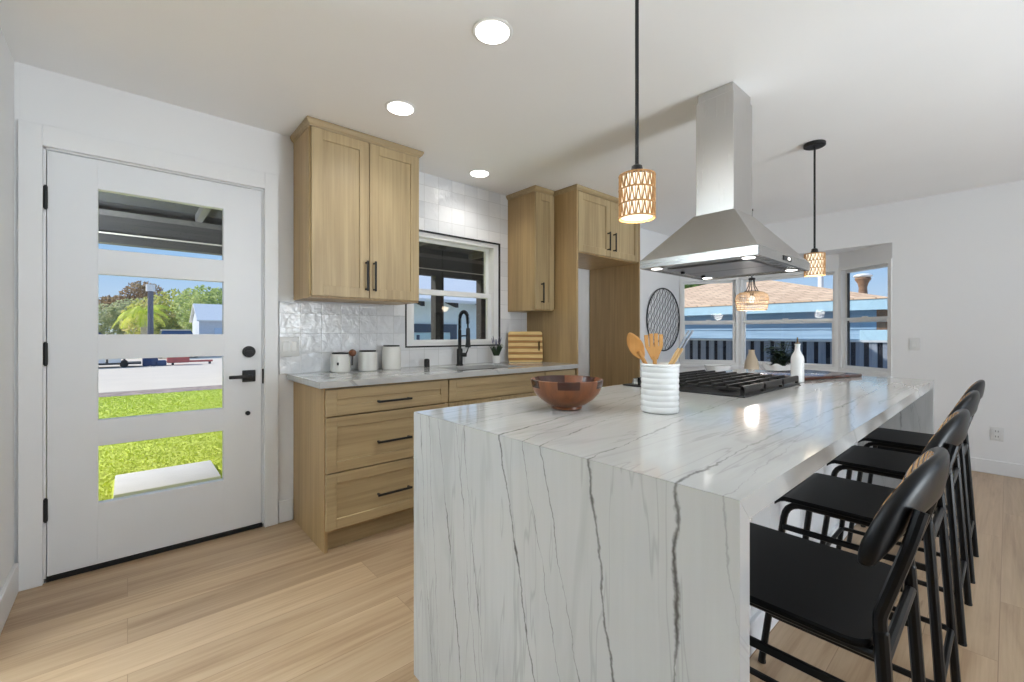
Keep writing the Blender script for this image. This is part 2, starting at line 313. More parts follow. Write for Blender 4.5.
# ------------------------------------------------------------------ mesh helpers
class MB:
    def __init__(s): s.bm = bmesh.new()
    def _new(s, f):
        before = set(s.bm.verts); f(); return [v for v in s.bm.verts if v not in before]
    def box(s, x0, x1, y0, y1, z0, z1, bev=0, seg=2, mi=0):
        T = Matrix.Translation(((x0+x1)/2, (y0+y1)/2, (z0+z1)/2)) @ Matrix.Diagonal((abs(x1-x0), abs(y1-y0), abs(z1-z0), 1))
        r = bmesh.ops.create_cube(s.bm, size=1, matrix=T); vs = r['verts']
        fs = {f for v in vs for f in v.link_faces}
        for f in fs: f.material_index = mi
        if bev:
            es = list({e for v in vs for e in v.link_edges})
            bmesh.ops.bevel(s.bm, geom=es, offset=bev, segments=seg, profile=.5, affect='EDGES')
        return s
    def obox(s, cx, cy, z0, z1, lx, ly, ang, bev=0, seg=2):
        m2 = MB(); m2.box(-lx/2, lx/2, -ly/2, ly/2, z0, z1, bev, seg)
        return s.add(m2, Matrix.Translation((cx, cy, 0)) @ Matrix.Rotation(ang, 4, 'Z'))
    def add(s, o, mat=Matrix()):
        me = bpy.data.meshes.new('t'); o.bm.to_mesh(me); me.transform(mat); s.bm.from_mesh(me); bpy.data.meshes.remove(me); o.bm.free(); return s
    def prism(s, pts, d0, d1, axis='z', mi=0):
        """extrude a polygon; pts are in the other two axes in cyclic order"""
        def P(a, b, c): return {'z': (a, b, c), 'x': (c, a, b), 'y': (b, c, a)}[axis]
        n = len(pts); A = [s.bm.verts.new(P(*p, d0)) for p in pts]; B = [s.bm.verts.new(P(*p, d1)) for p in pts]
        fs = [s.bm.faces.new(A[::-1]), s.bm.faces.new(B)]
        for i in range(n): fs.append(s.bm.faces.new((A[i], A[(i+1) % n], B[(i+1) % n], B[i])))
        for f in fs: f.material_index = mi
        return s
    def loft(s, rings, cap=True, closed=False):
        R = [[s.bm.verts.new(p) for p in r] for r in rings]; n = len(R[0]); k = len(R)
        for j in range(k if closed else k-1):
            a, b = R[j], R[(j+1) % k]
            for i in range(n): s.bm.faces.new((a[i], a[(i+1) % n], b[(i+1) % n], b[i]))
        if cap and not closed: s.bm.faces.new(R[0][::-1]); s.bm.faces.new(R[-1])
        return s
    def lathe(s, prof, cx, cy, n=28, cz=0):
        rings = [[(cx+r*math.cos(2*PI*i/n), cy+r*math.sin(2*PI*i/n), cz+z) for i in range(n)] for r, z in prof]
        return s.loft(rings)
    def cyl(s, p0, p1, r, n=16, r1=None):
        p0, p1 = Vector(p0), Vector(p1); q = (p1-p0).to_track_quat('Z', 'Y'); r1 = r if r1 is None else r1
        return s.loft([[p + q @ Vector((rr*math.cos(2*PI*i/n), rr*math.sin(2*PI*i/n), 0)) for i in range(n)] for p, rr in ((p0, r), (p1, r1))])
    def tube(s, pts, r, n=10, closed=False, flat=None):
        pts = [Vector(p) for p in pts]; k = len(pts); rings = []; up = None
        for i in range(k):
            if closed: t = pts[(i+1) % k]-pts[i-1]
            else: t = pts[min(i+1, k-1)]-pts[max(i-1, 0)]
            t.normalize()
            if up is None: up = t.orthogonal().normalized() if flat is None else Vector(flat)
            up = (up-t*up.dot(t)).normalized(); sd = t.cross(up)
            rr = r if not isinstance(r, (list, tuple)) else r[i]
            rings.append([pts[i]+rr*(math.cos(2*PI*j/n)*up+math.sin(2*PI*j/n)*sd) for j in range(n)])
        return s.loft(rings, True, closed)
    def ball(s, c, r, sc=(1,1,1), sub=2):
        T = Matrix.Translation(c) @ Matrix.Diagonal((r*sc[0], r*sc[1], r*sc[2], 1)); bmesh.ops.create_icosphere(s.bm, subdivisions=sub, radius=1, matrix=T); return s
    def build(s, name, mat, parent=None, origin=None, smooth=30, rec=True):
        if rec: bmesh.ops.recalc_face_normals(s.bm, faces=s.bm.faces)
        me = bpy.data.meshes.new(name); s.bm.to_mesh(me); s.bm.free()
        o = bpy.data.objects.new(name, me); COL.objects.link(o)
        for mm in (mat if isinstance(mat, list) else [mat]): me.materials.append(M[mm] if isinstance(mm, str) else mm)
        if parent is not None:
            r = parent
            while r.parent: r = r.parent
            o.parent = parent; off = ROOT[r.name]
        else:
            off = Vector(origin or (0,0,0)); o.location = off; ROOT[o.name] = off
        me.transform(Matrix.Translation(-off))
        if smooth:
            for p in me.polygons: p.use_smooth = True
            try: me.set_sharp_from_angle(angle=math.radians(smooth))
            except Exception: pass
        return o
ROOT = {}
def fillet(pts, r, n=5):
    """round the corners of a polyline"""
    pts = [Vector(p) for p in pts]; out = [pts[0]]
    for i in range(1, len(pts)-1):
        a, b, c = pts[i-1], pts[i], pts[i+1]; d = min(r, (b-a).length*.49, (c-b).length*.49)
        p, q = b+(a-b).normalized()*d, b+(c-b).normalized()*d
        for k in range(n+1):
            t = k/n; out.append((1-t)**2*p+2*t*(1-t)*b+t*t*q)
    out.append(pts[-1]); return out
def tag(o, label, cat, group=None, kind=None):
    o['label'] = label; o['category'] = cat
    if group: o['group'] = group
    if kind: o['kind'] = kind
    return o
def thing(name, loc, label, cat, group=None, kind=None):
    o = bpy.data.objects.new(name, None); COL.objects.link(o); o.location = loc; o.empty_display_size = .1
    ROOT[o.name] = Vector(loc); return tag(o, label, cat, group, kind)
def struct(name, mb, mat, label, cat, smooth=0, origin=None):
    return tag(mb.build(name, mat, None, origin, smooth), label, cat, kind='structure')
def dup(root, loc, label, rz=None):
    r = root.copy(); COL.objects.link(r); r.location = loc; r['label'] = label; ROOT[r.name] = Vector(loc)
    if rz is not None: r.rotation_euler.z = rz
    def rec(src, dst):
        for ch in src.children:
            c = ch.copy(); COL.objects.link(c); c.parent = dst; rec(ch, c)
    rec(root, r); return r

# ------------------------------------------------------------------ room shell
CE = 2.44; FY = 5.5; WX = 0.14            # ceiling height, far wall, wall past the fridge bay
XE, YS = 6.2, -3.8
struct('floor', MB().box(-.05, XE, YS, 5.9, -.05, 0), 'floor', 'light oak plank floor running through the kitchen', 'floor')
struct('ceiling', MB().box(-.15, XE+.1, YS-.1, FY, CE, CE+.15), 'ceiling', 'flat white kitchen ceiling', 'ceiling')
D0, D1, DT = -.300, .630, 2.072           # door opening
W0, W1, WZ0, WZ1 = 1.588, 2.499, 1.090, 1.980
wl = MB()
wl.box(-.15, 0, -.6, D0, -.15, CE); wl.box(-.15, 0, D0, D1, DT, CE); wl.box(-.15, 0, D1, W0, -.15, CE)
wl.box(-.15, 0, W0, W1, -.15, WZ0); wl.box(-.15, 0, W0, W1, WZ1, CE); wl.box(-.15, 0, W1, 3.84, -.15, CE)
struct('wall_west', wl, 'wall', 'white wall with the entry door and the sink window', 'wall')
struct('wall_nook', MB().box(-.15, WX, 3.8405, FY, -.15, CE), 'wall', 'white wall past the fridge bay that carries the round metal art', 'wall')
struct('wall_south', MB().box(-.15, .62, -.6, -.391, 0, CE), 'wall', 'white wall at the left edge beside the entry door', 'wall')
bx = [(WX, FY), (.753, 5.854), (1.797, 5.854), (2.29, FY)]
ZB0, ZB1, ZBC = .775, 1.905, 2.06
wn_ = MB().box(2.29, XE, FY, FY+.12, 0, CE).box(-.15, 2.29, FY, FY+.12, ZBC, CE).box(-.15, WX-.0, FY, FY+.12, 0, ZBC+.02)
def panel_quad(p, q, z0, z1, th=.10):
    p, q = Vector((*p, 0)), Vector((*q, 0)); d = (q-p).normalized(); n = Vector((-d.y, d.x, 0))*th
    e = d*th*.27
    return MB().prism([(p.x, p.y), (q.x, q.y), ((q+n+e).x, (q+n+e).y), ((p+n-e).x, (p+n-e).y)], z0, z1)
for i in range(3):
    wn_.add(panel_quad(bx[i], bx[i+1], 0, ZB0)); wn_.add(panel_quad(bx[i], bx[i+1], ZB1, ZBC+.02))
wn_.prism([(WX-.05, FY+.1205), (2.34, FY+.1205), (1.86, 5.97), (.70, 5.97)], ZBC, ZBC+.08)
struct('wall_north', wn_, 'wall', 'white far wall with a three sided bay of windows', 'wall')
# unseen east and south sides of the room, with an east opening for daylight and a west one added for the fill lamp
struct('wall_east', MB().box(XE, XE+.12, YS, 0.3, 0, CE).box(XE, XE+.12, 4.3, FY+.12, 0, CE).box(XE, XE+.12, .3, 4.3, 0, .1).box(XE, XE+.12, .3, 4.3, 2.3, CE), 'wall', 'white side wall with a wide glazed opening', 'wall')
struct('wall_rear', MB().box(-.15, XE+.12, YS-.12, YS, 0, CE).box(-.15, 0, YS, -3.6, 0, CE).box(-.15, 0, -.9, -.6, 0, CE).box(-.15, 0, -3.6, -.9, 2.3, CE).box(-.15, 0, -3.6, -.9, 0, .62), 'wall_dark', 'unseen rear walls behind the camera, darkened to dim the island front, with an added wide opening', 'wall')  # dark tone and west opening are added for the light
struct('baseboard_south', MB().box(0.022, .62, -.391, -.375, 0, .135, .003, 1), 'trim', 'white baseboard left of the entry door', 'baseboard')
struct('baseboard_north', MB().box(2.31, XE, FY-.016, FY, 0, .115, .003, 1), 'trim', 'white baseboard on the far wall', 'baseboard')
struct('baseboard_west', MB().box(0, .014, .71, .79, 0, .135, .003, 1), 'trim', 'white baseboard stub between door casing and drawers', 'baseboard')
struct('trim_1', MB().box(0, .022, -.378, D0, 0, DT+.10, .002, 1).box(0, .022, D1, .705, 0, DT+.10, .002, 1).box(0, .022, D0, D1, DT, DT+.10, .002, 1), 'trim', 'flat white casing around the entry door', 'door casing')
# tiled splashback
TY0, TY1 = .713, 2.838
tl = MB().box(0, .010, TY0, W0-.012, .93, 1.388).box(0, .010, 1.40, W0-.012, 1.388, CE)
tl.box(0, .010, W0-.012, W1+.012, .93, WZ0-.012).box(0, .010, W0-.012, W1+.012, WZ1+.012, CE).box(0, .010, W1+.012, TY1, .93, CE)
struct('trim_2', tl, 'tile', 'glossy white handmade square tile splashback on the sink wall', 'tile splashback')
struct('trim_3', MB().box(0, .013, W0-.012, W0, WZ0-.012, WZ1+.012).box(0, .013, W1, W1+.012, WZ0-.012, WZ1+.012).box(0, .013, W0, W1, WZ0-.012, WZ0).box(0, .013, W0, W1, WZ1, WZ1+.012), 'black', 'thin black metal edge strip around the sink window', 'tile edge')

# ------------------------------------------------------------------ entry door
d = thing('door_1', (-.02, D0, 0), 'white entry door with four stacked glass lights and black lever', 'door', kind='structure')
y0, y1, z0, z1 = -.288, .618, .028, 2.060; gx0, gx1 = -.111, .420
gz = [(.331, .620), (.750, 1.055), (1.182, 1.487), (1.613, 1.913)]
db = MB().box(-.045, 0, y0, gx0, z0, z1, .002, 1).box(-.045, 0, gx1, y1, z0, z1, .002, 1)
zz = [z0]+[v for p in gz for v in p]+[z1]
for k in range(0, 10, 2): db.box(-.045, 0, gx0-.002, gx1+.002, zz[k], zz[k+1], .002, 1)
db.build('door_panel', 'door', d, smooth=0)
for a, b in gz: MB().box(-.026, -.020, gx0, gx1, a, b).build('glass_pane', 'glass', d, smooth=0)
for z in (1.833, 1.089, .346):
    MB().cyl((.006, -.292, z-.052), (.006, -.292, z+.052), .008, 10).cyl((.006, -.292, z-.058), (.006, -.292, z+.058), .005, 8).build('hinge', 'matte_black', d)
lk = MB().cyl((0, .548, 1.077), (.016, .548, 1.077), .034, 28).cyl((.016, .548, 1.077), (.022, .548, 1.077), .027, 24)
dl = lk.build('deadbolt', 'matte_black', d); MB().box(.022, .034, .530, .566, 1.071, 1.083, .003).build('thumb_turn', 'black', dl)
hd = MB().box(0, .010, .514, .583, .896, .966, .003).build('handle_plate', 'matte_black', d)
MB().cyl((.01, .548, .931), (.05, .548, .931), .011, 14).box(.044, .060, .440, .560, .921, .941, .004).build('lever', 'matte_black', hd)
MB().cyl((0, .543, .708), (.007, .543, .708), .013, 18).build('lock_button', 'matte_black', d)
MB().box(-.002, .003, y1+.002, y1+.010, .88, .97).build('strike_plate', 'matte_black', d, smooth=0)
MB().box(-.06, .0, D0, D1, 0, .022, .002, 1).build('threshold', 'rubber', d, smooth=0)
jb = MB().box(-.13, -.0, D0, y0-.003, 0, DT).box(-.13, -.0, y1+.003, D1, 0, DT).box(-.13, -.0, D0, D1, z1+.003, DT)
jb.build('jamb', 'trim', d, smooth=0)

# ------------------------------------------------------------------ sink window (hung sash)
s = thing('window_1', (0, W0, WZ0), 'white double hung window over the sink', 'window', kind='structure')
f = MB().box(-.11, -.002, W0, W0+.05, WZ0, WZ1).box(-.11, -.002, W1-.05, W1, WZ0, WZ1).box(-.11, -.002, W0+.05, W1-.05, WZ0, WZ0+.035).box(-.11, -.002, W0+.05, W1-.05, WZ1-.035, WZ1)
f.build('window_frame', 'vinyl', s, smooth=0)
def sash(y0, y1, z0, z1, x0, x1, w_, parent, name='sash', wb=None):
    wb = wb or w_
    o = MB().box(x0, x1, y0, y0+w_, z0, z1).box(x0, x1, y1-w_, y1, z0, z1).box(x0, x1, y0+w_, y1-w_, z0, z0+wb).box(x0, x1, y0+w_, y1-w_, z1-w_, z1).build(name, 'vinyl', parent, smooth=0)
    MB().box((x0+x1)/2-.003, (x0+x1)/2+.003, y0+w_, y1-w_, z0+wb, z1-w_).build('pane', 'glass', o, smooth=0)
sash(W0+.05, W1-.05, WZ0+.006, 1.540, -.070, -.040, .040, s); sash(W0+.05, W1-.05, 1.500, WZ1-.02, -.105, -.075, .035, s)

# ------------------------------------------------------------------ bay windows
def bay(i, label):
    p, q = Vector((*bx[i], 0)), Vector((*bx[i+1], 0)); d = (q-p); L = d.length; ang = math.atan2(d.y, d.x)
    t = thing('window_%d' % (i+2), (p.x, p.y, 0), label, 'window', kind='structure'); t.rotation_euler.z = ang
    ROOT[t.name] = Vector((0,0,0))
    def ring(x0, x1, z0, z1, y0, y1, ww, name, par, wb=None):
        wb = wb or ww
        return MB().box(x0, x0+ww, y0, y1, z0, z1).box(x1-ww, x1, y0, y1, z0, z1).box(x0+ww, x1-ww, y0, y1, z0, z0+wb).box(x0+ww, x1-ww, y0, y1, z1-ww, z1).build(name, 'vinyl', par, smooth=0)
    ring(.002, L-.002, ZB0, ZB1, -.012, .085, .035, 'window_frame', t)
    zm = 1.325
    lo = ring(.036, L-.036, ZB0+.036, zm+.03, .018, .042, .032, 'sash', t); MB().box(.064, L-.064, .027, .033, ZB0+.064, zm-.008).build('pane', 'glass', lo, smooth=0)
    up = ring(.036, L-.036, zm-.02, ZB1-.036, .046, .070, .028, 'sash', t); MB().box(.064, L-.064, .055, .061, zm+.008, ZB1-.064).build('pane', 'glass', up, smooth=0)
    MB().box(L/2-.03, L/2+.03, .004, .018, zm+.030, zm+.040).build('sash_lock', 'vinyl', t, smooth=0)
    if i == 2: MB().box(.066, .082, .036, .054, ZB0+.064, ZB1-.066).build('screen_edge', 'slit', t, smooth=0)
    MB().box(-.0, L, -.035, .02, ZB0-.03, ZB0, .003, 1).build('sill', 'trim', t, smooth=0)
bay(0, 'left angled window of the far bay'); bay(1, 'wide middle window of the far bay'); bay(2, 'right angled window of the far bay')

# ------------------------------------------------------------------ cabinets
def shaker(y0, y1, z0, z1, xf, mat, parent, name, fw=.062, th=.02):
    b = MB().box(xf-th, xf, y0, y0+fw, z0, z1, .0015, 1).box(xf-th, xf, y1-fw, y1, z0, z1, .0015, 1)
    b.box(xf-th, xf, y0+fw, y1-fw, z0, z0+fw, .0015, 1).box(xf-th, xf, y0+fw, y1-fw, z1-fw, z1, .0015, 1).box(xf-th, xf-.009, y0+fw-.003, y1-fw+.003, z0+fw-.003, z1-fw+.003)
    return b.build(name, mat, parent, smooth=0)
def pull(y, z, ln, xf, vert, parent, name='handle'):
    h = ln/2; b = MB()
    if vert:
        b.box(xf+.026, xf+.036, y-.006, y+.006, z-h, z+h, .002)
        for k in (-1, 1): b.box(xf, xf+.028, y-.005, y+.005, z+k*(h-.012)-.005, z+k*(h-.012)+.005)
    else:
        b.box(xf+.026, xf+.036, y-h, y+h, z-.006, z+.006, .002)
        for k in (-1, 1): b.box(xf, xf+.028, y+k*(h-.012)-.005, y+k*(h-.012)+.005, z-.005, z+.005)
    return b.build(name, 'matte_black', parent)
def crown(y0, y1, x0, x1, z0, z1, parent, left=True, right=True, out=.021):
    """stepped crown moulding: level profile swept round the sides and the front"""
    b = MB(); L = out if left else 0; R = out if right else 0
    rings = []
    for k, (o, z) in enumerate(((.002, z0), (.004, z0+.005), (.012, z0+.010), (out, z1-.012), (out, z1))):
        l, r = (o if left else 0), (o if right else 0)
        rings.append([(x0, y0-l, z), (x1+o, y0-l, z), (x1+o, y1+r, z), (x0, y1+r, z)])
    return b.loft(rings).build('crown', 'oak_y', parent, smooth=0)

CT, CB = .930, .896      # worktop top and underside
t = thing('drawer_cabinet', (0, .795, 0), 'light oak base cabinet with three drawers next to the entry door', 'cabinet')
B0, B1 = .795, 1.572
MB().box(.011, .590, B0, B0+.018, .0, CB-.001).box(.011, .590, B1-.018, B1, .0, CB-.001).box(.011, .590, B0+.018, B1-.018, .105, .125).box(.50, .590, B0+.018, B1-.018, .87, CB-.001).box(.011, .025, B0+.018, B1-.018, .125, CB-.001).build('body', 'oak_box', t, smooth=0)
MB().box(.535, .550, B0+.018, B1-.018, 0, .105).build('toe_kick', 'oak_y', t, smooth=0)
for z0, z1 in ((.738, .884), (.432, .731), (.122, .425)):
    dr = shaker(B0+.004, B1-.004, z0, z1, .612, 'oak_y', t, 'drawer', .055)
    pull(1.185, {.884: .795, .731: .562, .425: .258}[z1], .215, .612, False, dr)
t = thing('sink_cabinet', (0, 1.574, 0), 'light oak sink base cabinet with plain apron front, behind the wooden bowl', 'cabinet')
S0, S1 = 1.574, 2.470
MB().box(.011, .590, S0, S0+.018, 0, CB-.001).box(.011, .590, S1-.018, S1, 0, CB-.001).box(.011, .590, S0+.018, S1-.018, .105, .125).box(.56, .590, S0+.018, S1-.018, .70, CB-.001).build('body', 'oak_box', t, smooth=0)
MB().box(.535, .550, S0+.018, S1-.018, 0, .105).build('toe_kick', 'oak_y', t, smooth=0)
shaker(S0+.004, S1-.004, .738, .884, .612, 'oak_y', t, 'apron', .055)
for a, b_, hy in ((S0+.004, 2.020, 1.985), (2.024, S1-.004, 2.059)):
    dd = shaker(a, b_, .122, .731, .612, 'oak_z', t, 'door'); pull(hy, .60, .19, .612, True, dd)
t = thing('base_cabinet', (0, 2.472, 0), 'narrow light oak base cabinet between the sink cabinet and the fridge panel', 'cabinet')
S0, S1 = 2.472, 2.836
MB().box(.011, .590, S0, S0+.018, 0, CB-.001).box(.011, .590, S1-.018, S1, 0, CB-.001).box(.011, .590, S0+.018, S1-.018, .105, .125).box(.56, .590, S0+.018, S1-.018, .70, CB-.001).build('body', 'oak_box', t, smooth=0)
MB().box(.535, .550, S0+.018, S1-.018, 0, .105).build('toe_kick', 'oak_y', t, smooth=0)
dr = shaker(S0+.004, S1-.004, .738, .884, .612, 'oak_y', t, 'drawer', .05); pull((S0+S1)/2, .811, .15, .612, False, dr)
dd = shaker(S0+.004, S1-.004, .122, .731, .612, 'oak_z', t, 'door'); pull(S0+.04, .60, .19, .612, True, dd)

# worktop along the wall with a cut out and sink
SK = (.165, .545, 1.72, 2.32)
t = thing('worktop', (0, .757, CB), 'white quartz worktop along the sink wall above the oak base cabinets', 'worktop')
MB().box(.011, SK[0], .757, 2.838, CB, CT).box(SK[1], .640, .757, 2.838, CB, CT).box(SK[0], SK[1], .757, SK[2], CB, CT).box(SK[0], SK[1], SK[3], 2.838, CB, CT).build('slab', 'quartz_wall', t, smooth=0)
t = thing('sink', (.355, 2.02, .70), 'dark undermounted sink basin set in the worktop below the window', 'sink')
a0, a1, c0, c1 = SK; e = .004
MB().box(a0-.004, a0+.006, c0-.004, c1+.004, .70, CB-.001).box(a1-.006, a1+.004, c0-.004, c1+.004, .70, CB-.001).box(a0+.006, a1-.006, c0-.004, c0+.006, .70, CB-.001).box(a0+.006, a1-.006, c1-.006, c1+.004, .70, CB-.001).box(a0+.006, a1-.006, c0+.006, c1-.006, .70, .71).build('basin', 'sink', t, smooth=0)
MB().lathe([(.045, 0), (.045, .003), (.03, .004), (.02, .001)], .355, 2.02, 24, .7105).build('drain', 'steel', t)

# upper cabinet left of the window
def upper(name, y0, y1, z0, z1, xd, label, doors, cl, cr, zc=CE-.003, side='oak_z'):
    t = thing(name, (0.011, y0, z0), label, 'cabinet')
    MB().box(.0115, xd-.021, y0, y1, z0, z1, .001, 1).build('body', 'oak_box', t, smooth=0)
    for (a, b_, hy, hz, hl) in doors:
        dd = shaker(a, b_, z0+.012, z1-.002, xd, 'oak_z', t, 'door'); pull(hy, hz, hl, xd, True, dd)
    crown(y0, y1 if cr else y1-.026, .0115, xd, z1, zc, t, cl, cr); return t
upper('hanging_cabinet', .795, 1.512, 1.398, 2.398, .345, 'two door light oak wall cabinet hanging left of the sink window', ((.806, 1.152, 1.130, 1.548, .19), (1.156, 1.506, 1.182, 1.548, .19)), True, True)
upper('hanging_cabinet', 2.600, 2.836, 1.384, 2.398, .372, 'slim single door light oak wall cabinet right of the sink window', ((2.606, 2.832, 2.670, 1.535, .175),), True, False)
# fridge bay
PX = .622
t = thing('fridge_surround', (.0115, 2.840, 0), 'tall light oak fridge surround with two door cabinet over the empty bay', 'cabinet')
MB().box(.0115, PX, 2.840, 2.860, 0, 2.401).build('side_panel', 'oak_box', t, smooth=0)
MB().box(.0115, PX, 3.780, 3.798, 0, 2.401).build('side_panel', 'oak_box', t, smooth=0)
MB().box(PX-.030, PX+.001, 3.7985, 3.809, 0, 2.401).build('edge_strip', 'trim', t, smooth=0)
MB().box(.0115, PX-.021, 2.8605, 3.7795, 1.878, 2.401).build('body', 'oak_box', t, smooth=0)
for a, b_, hy in ((2.866, 3.312, 3.270), (3.316, 3.775, 3.358)):
    dd = shaker(a, b_, 1.886, 2.397, PX, 'oak_z', t, 'door'); pull(hy, 2.02, .17, PX, True, dd)
crown(2.840, 3.798, .0115, PX, 2.4015, CE-.003, t, True, True)

# ------------------------------------------------------------------ island
IX0, IX1, IY0, IY1, IZ = 1.657, 2.735, .748, 3.563, .914
t = thing('island_worktop', (IX0, IY0, 0), 'white veined quartz waterfall worktop of the kitchen island', 'worktop')
th = .042      # mitred corners: the slab and the two end panels meet at 45 degrees
MB().prism([(IY0+.0005, IZ), (IY1-.0005, IZ), (IY1-th, IZ-th), (IY0+th, IZ-th)], IX0, IX1, 'x').build('slab', 'quartz', t, smooth=0)
MB().prism([(IY0, IZ-.0005), (IY0+th-.0005, IZ-th), (IY0+th-.0005, 0), (IY0, 0)], IX0, IX1, 'x').build('waterfall_panel', 'quartz', t, smooth=0)
MB().prism([(IY1, IZ-.0005), (IY1-th+.0005, IZ-th), (IY1-th+.0005, 0), (IY1, 0)], IX0, IX1, 'x').build('waterfall_panel', 'quartz', t, smooth=0)
t = thing('island_cabinet', (IX0+.02, IY0+.05, 0), 'white panelled island cabinet under the quartz waterfall worktop', 'cabinet')
ix = 2.385
MB().box(IX0+.03, ix-.015, IY0+.044, IY1-.044, .08, IZ-.044).box(IX0+.09, ix-.02, IY0+.044, IY1-.044, 0, .08).build('body', 'trim', t, smooth=0)
pb = MB(); n = 14; a, b_ = IY0+.044, IY1-.044
for k in range(n):
    u0, u1 = a+(b_-a)*k/n, a+(b_-a)*(k+1)/n
    pb.box(ix-.015, ix, u0+.003, u1-.003, .10, IZ-.046, .003, 1)
pb.build('back_panel', 'trim', t, smooth=0)
MB().box(ix-.0145, ix+.014, a, b_, 0, .115, .003, 1).build('base_trim', 'trim', t, smooth=0)
for k in range(5):
    u0, u1 = a+(b_-a)*k/5, a+(b_-a)*(k+1)/5
    b = MB().box(IX0+.010, IX0+.0295, u0+.003, u1-.003, .10, IZ-.05, .002, 1); dd = b.build('door', 'trim', t, smooth=0)

# cooktop
cx0, cx1, cy0, cy1 = 1.690, 2.292, 1.945, 2.690
t = thing('gas_cooktop', ((cx0+cx1)/2, (cy0+cy1)/2, IZ), 'black gas cooktop with cast iron grates set in the island', 'cooktop')
MB().box(cx0, cx1, cy0, cy1, IZ+.0005, IZ+.008, .003).build('tray', 'black', t, smooth=0)
for bxp, byp, br in ((1.90, 2.10, .045), (2.16, 2.10, .036), (2.03, 2.317, .055), (1.90, 2.535, .036), (2.16, 2.535, .045)):
    MB().lathe([(br*1.15, 0), (br*1.15, .008), (br, .012), (br, .018), (br*.6, .021)], bxp, byp, 24, IZ+.0085).build('burner', 'iron', t)
gy = [(cy0+.008, cy0+.248), (cy0+.252, cy0+.492), (cy0+.496, cy1-.008)]
for a, b_ in gy:
    g = MB(); zt = IZ+.046; zb = zt-.014; x0, x1 = cx0+.085, cx1-.006
    for x in [x0+(x1-x0-.012)*k/8 for k in range(9)]:
        g.box(x, x+.010, a, b_, zb-.004, zt+.002)
    for y in (a, (a+b_)/2-.006, b_-.012): g.box(x0, x1, y, y+.012, zb-.004, zt-.006)
    g.box(x0, x0+.014, a, b_, zb-.012, zt-.002); g.box(x1-.014, x1, a, b_, zb-.012, zt-.002)
    for x in (x0, x1-.014):
        for y in (a, b_-.014): g.box(x, x+.014, y, y+.014, IZ+.0085, zb)
    g.build('grate', 'iron', t, smooth=0)
for k in range(5):
    y = cy0+.06+.155*k
    kn = MB().lathe([(.021, 0), (.021, .005), (.018, .008), (.0165, .026), (.014, .028)], cx0+.042, y, 22, IZ+.0085).build('knob', 'steel', t)
    MB().box(cx0+.040, cx0+.044, y-.016, y+.016, IZ+.0367, IZ+.040).build('pointer', 'black', kn, smooth=0)

# range hood
hx0, hx1, hy0, hy1, hz0, hz1 = 1.749, 2.322, 2.013, 2.740, 1.522, 1.566
kx0, kx1, ky0, ky1, kz = 1.935, 2.127, 2.250, 2.486, 1.803
hc = ((hx0+hx1)/2, (hy0+hy1)/2)
t = thing('range_hood', (hc[0], hc[1], hz0), 'stainless steel chimney range hood hanging over the island cooktop', 'range hood')
R_ = lambda x0, x1, y0, y1, z: [(x0, y0, z), (x1, y0, z), (x1, y1, z), (x0, y1, z)]
MB().loft([R_(hx0+.002, hx1-.002, hy0+.002, hy1-.002, hz1), R_(kx0-.006, kx1+.006, ky0-.006, ky1+.006, kz)]).build('canopy', 'steel', t, smooth=0)
bd = MB(); w_ = .012
bd.box(hx0, hx1, hy0, hy0+w_, hz0, hz1, .002, 1).box(hx0, hx1, hy1-w_, hy1, hz0, hz1, .002, 1).box(hx0, hx0+w_, hy0+w_, hy1-w_, hz0, hz1).box(hx1-w_, hx1, hy0+w_, hy1-w_, hz0, hz1).box(hx0+w_, hx1-w_, hy0+w_, hy1-w_, hz0+.006, hz0+.012)
bd.build('band', 'steel_x', t, smooth=0)
MB().box(kx0, kx1, ky0, ky1, kz, 2.395, .002, 1).build('chimney', 'steel', t, smooth=0)
MB().box(kx0+.006, kx1-.006, ky0+.006, ky1-.006, 2.395, CE-.001, .002, 1).build('chimney_extension', 'steel', t, smooth=0)
for a, b_ in ((hc[1]-.235, hc[1]-.004), (hc[1]+.004, hc[1]+.235)):
    fl = MB().box(hx0+.085, hx1-.085, a, b_, hz0-.001, hz0+.005, .002, 1).build('filter', 'steel_dark', t, smooth=0)
    MB().lathe([(.010, 0), (.012, -.006), (.008, -.012)], hx0+.11, (a+b_)/2, 14, hz0-.0015).build('latch', 'matte_black', fl)
HL = [(hx0+.062, hy0+.062), (hx1-.062, hy0+.062), (hx0+.062, hy1-.085), (hx1-.062, hy1-.085)]
for x, y in HL:
    lp = MB().lathe([(.034, 0), (.036, -.003), (.027, -.004)], x, y, 24, hz0+.005).build('lamp_ring', 'steel_x', t)
    MB().lathe([(.026, 0), (.026, -.003)], x, y, 20, hz0+.003).build('lamp_lens', 'lens', lp)
MB().box(hx1, hx1+.003, hc[1]-.055, hc[1]+.055, hz0+.012, hz1-.010).build('control_panel', 'black', t, smooth=0)
MB().box(hx1+.003, hx1+.0045, hc[1]+.008, hc[1]+.030, hz0+.019, hz0+.028).build('display', 'lens', t, smooth=0)
def spot(loc, energy, col, size=.03, ang=120, blend=.6):
    dl = bpy.data.lights.new('lamp_light', 'SPOT'); o = bpy.data.objects.new('lamp_light', dl); COL.objects.link(o); o.location = loc
    dl.energy = energy; dl.color = col; dl.shadow_soft_size = size; dl.spot_size = math.radians(ang); dl.spot_blend = blend; return o
for x, y in HL: spot((x, y, hz0-.006), 1.6, (1, .95, .88), .02, 130)

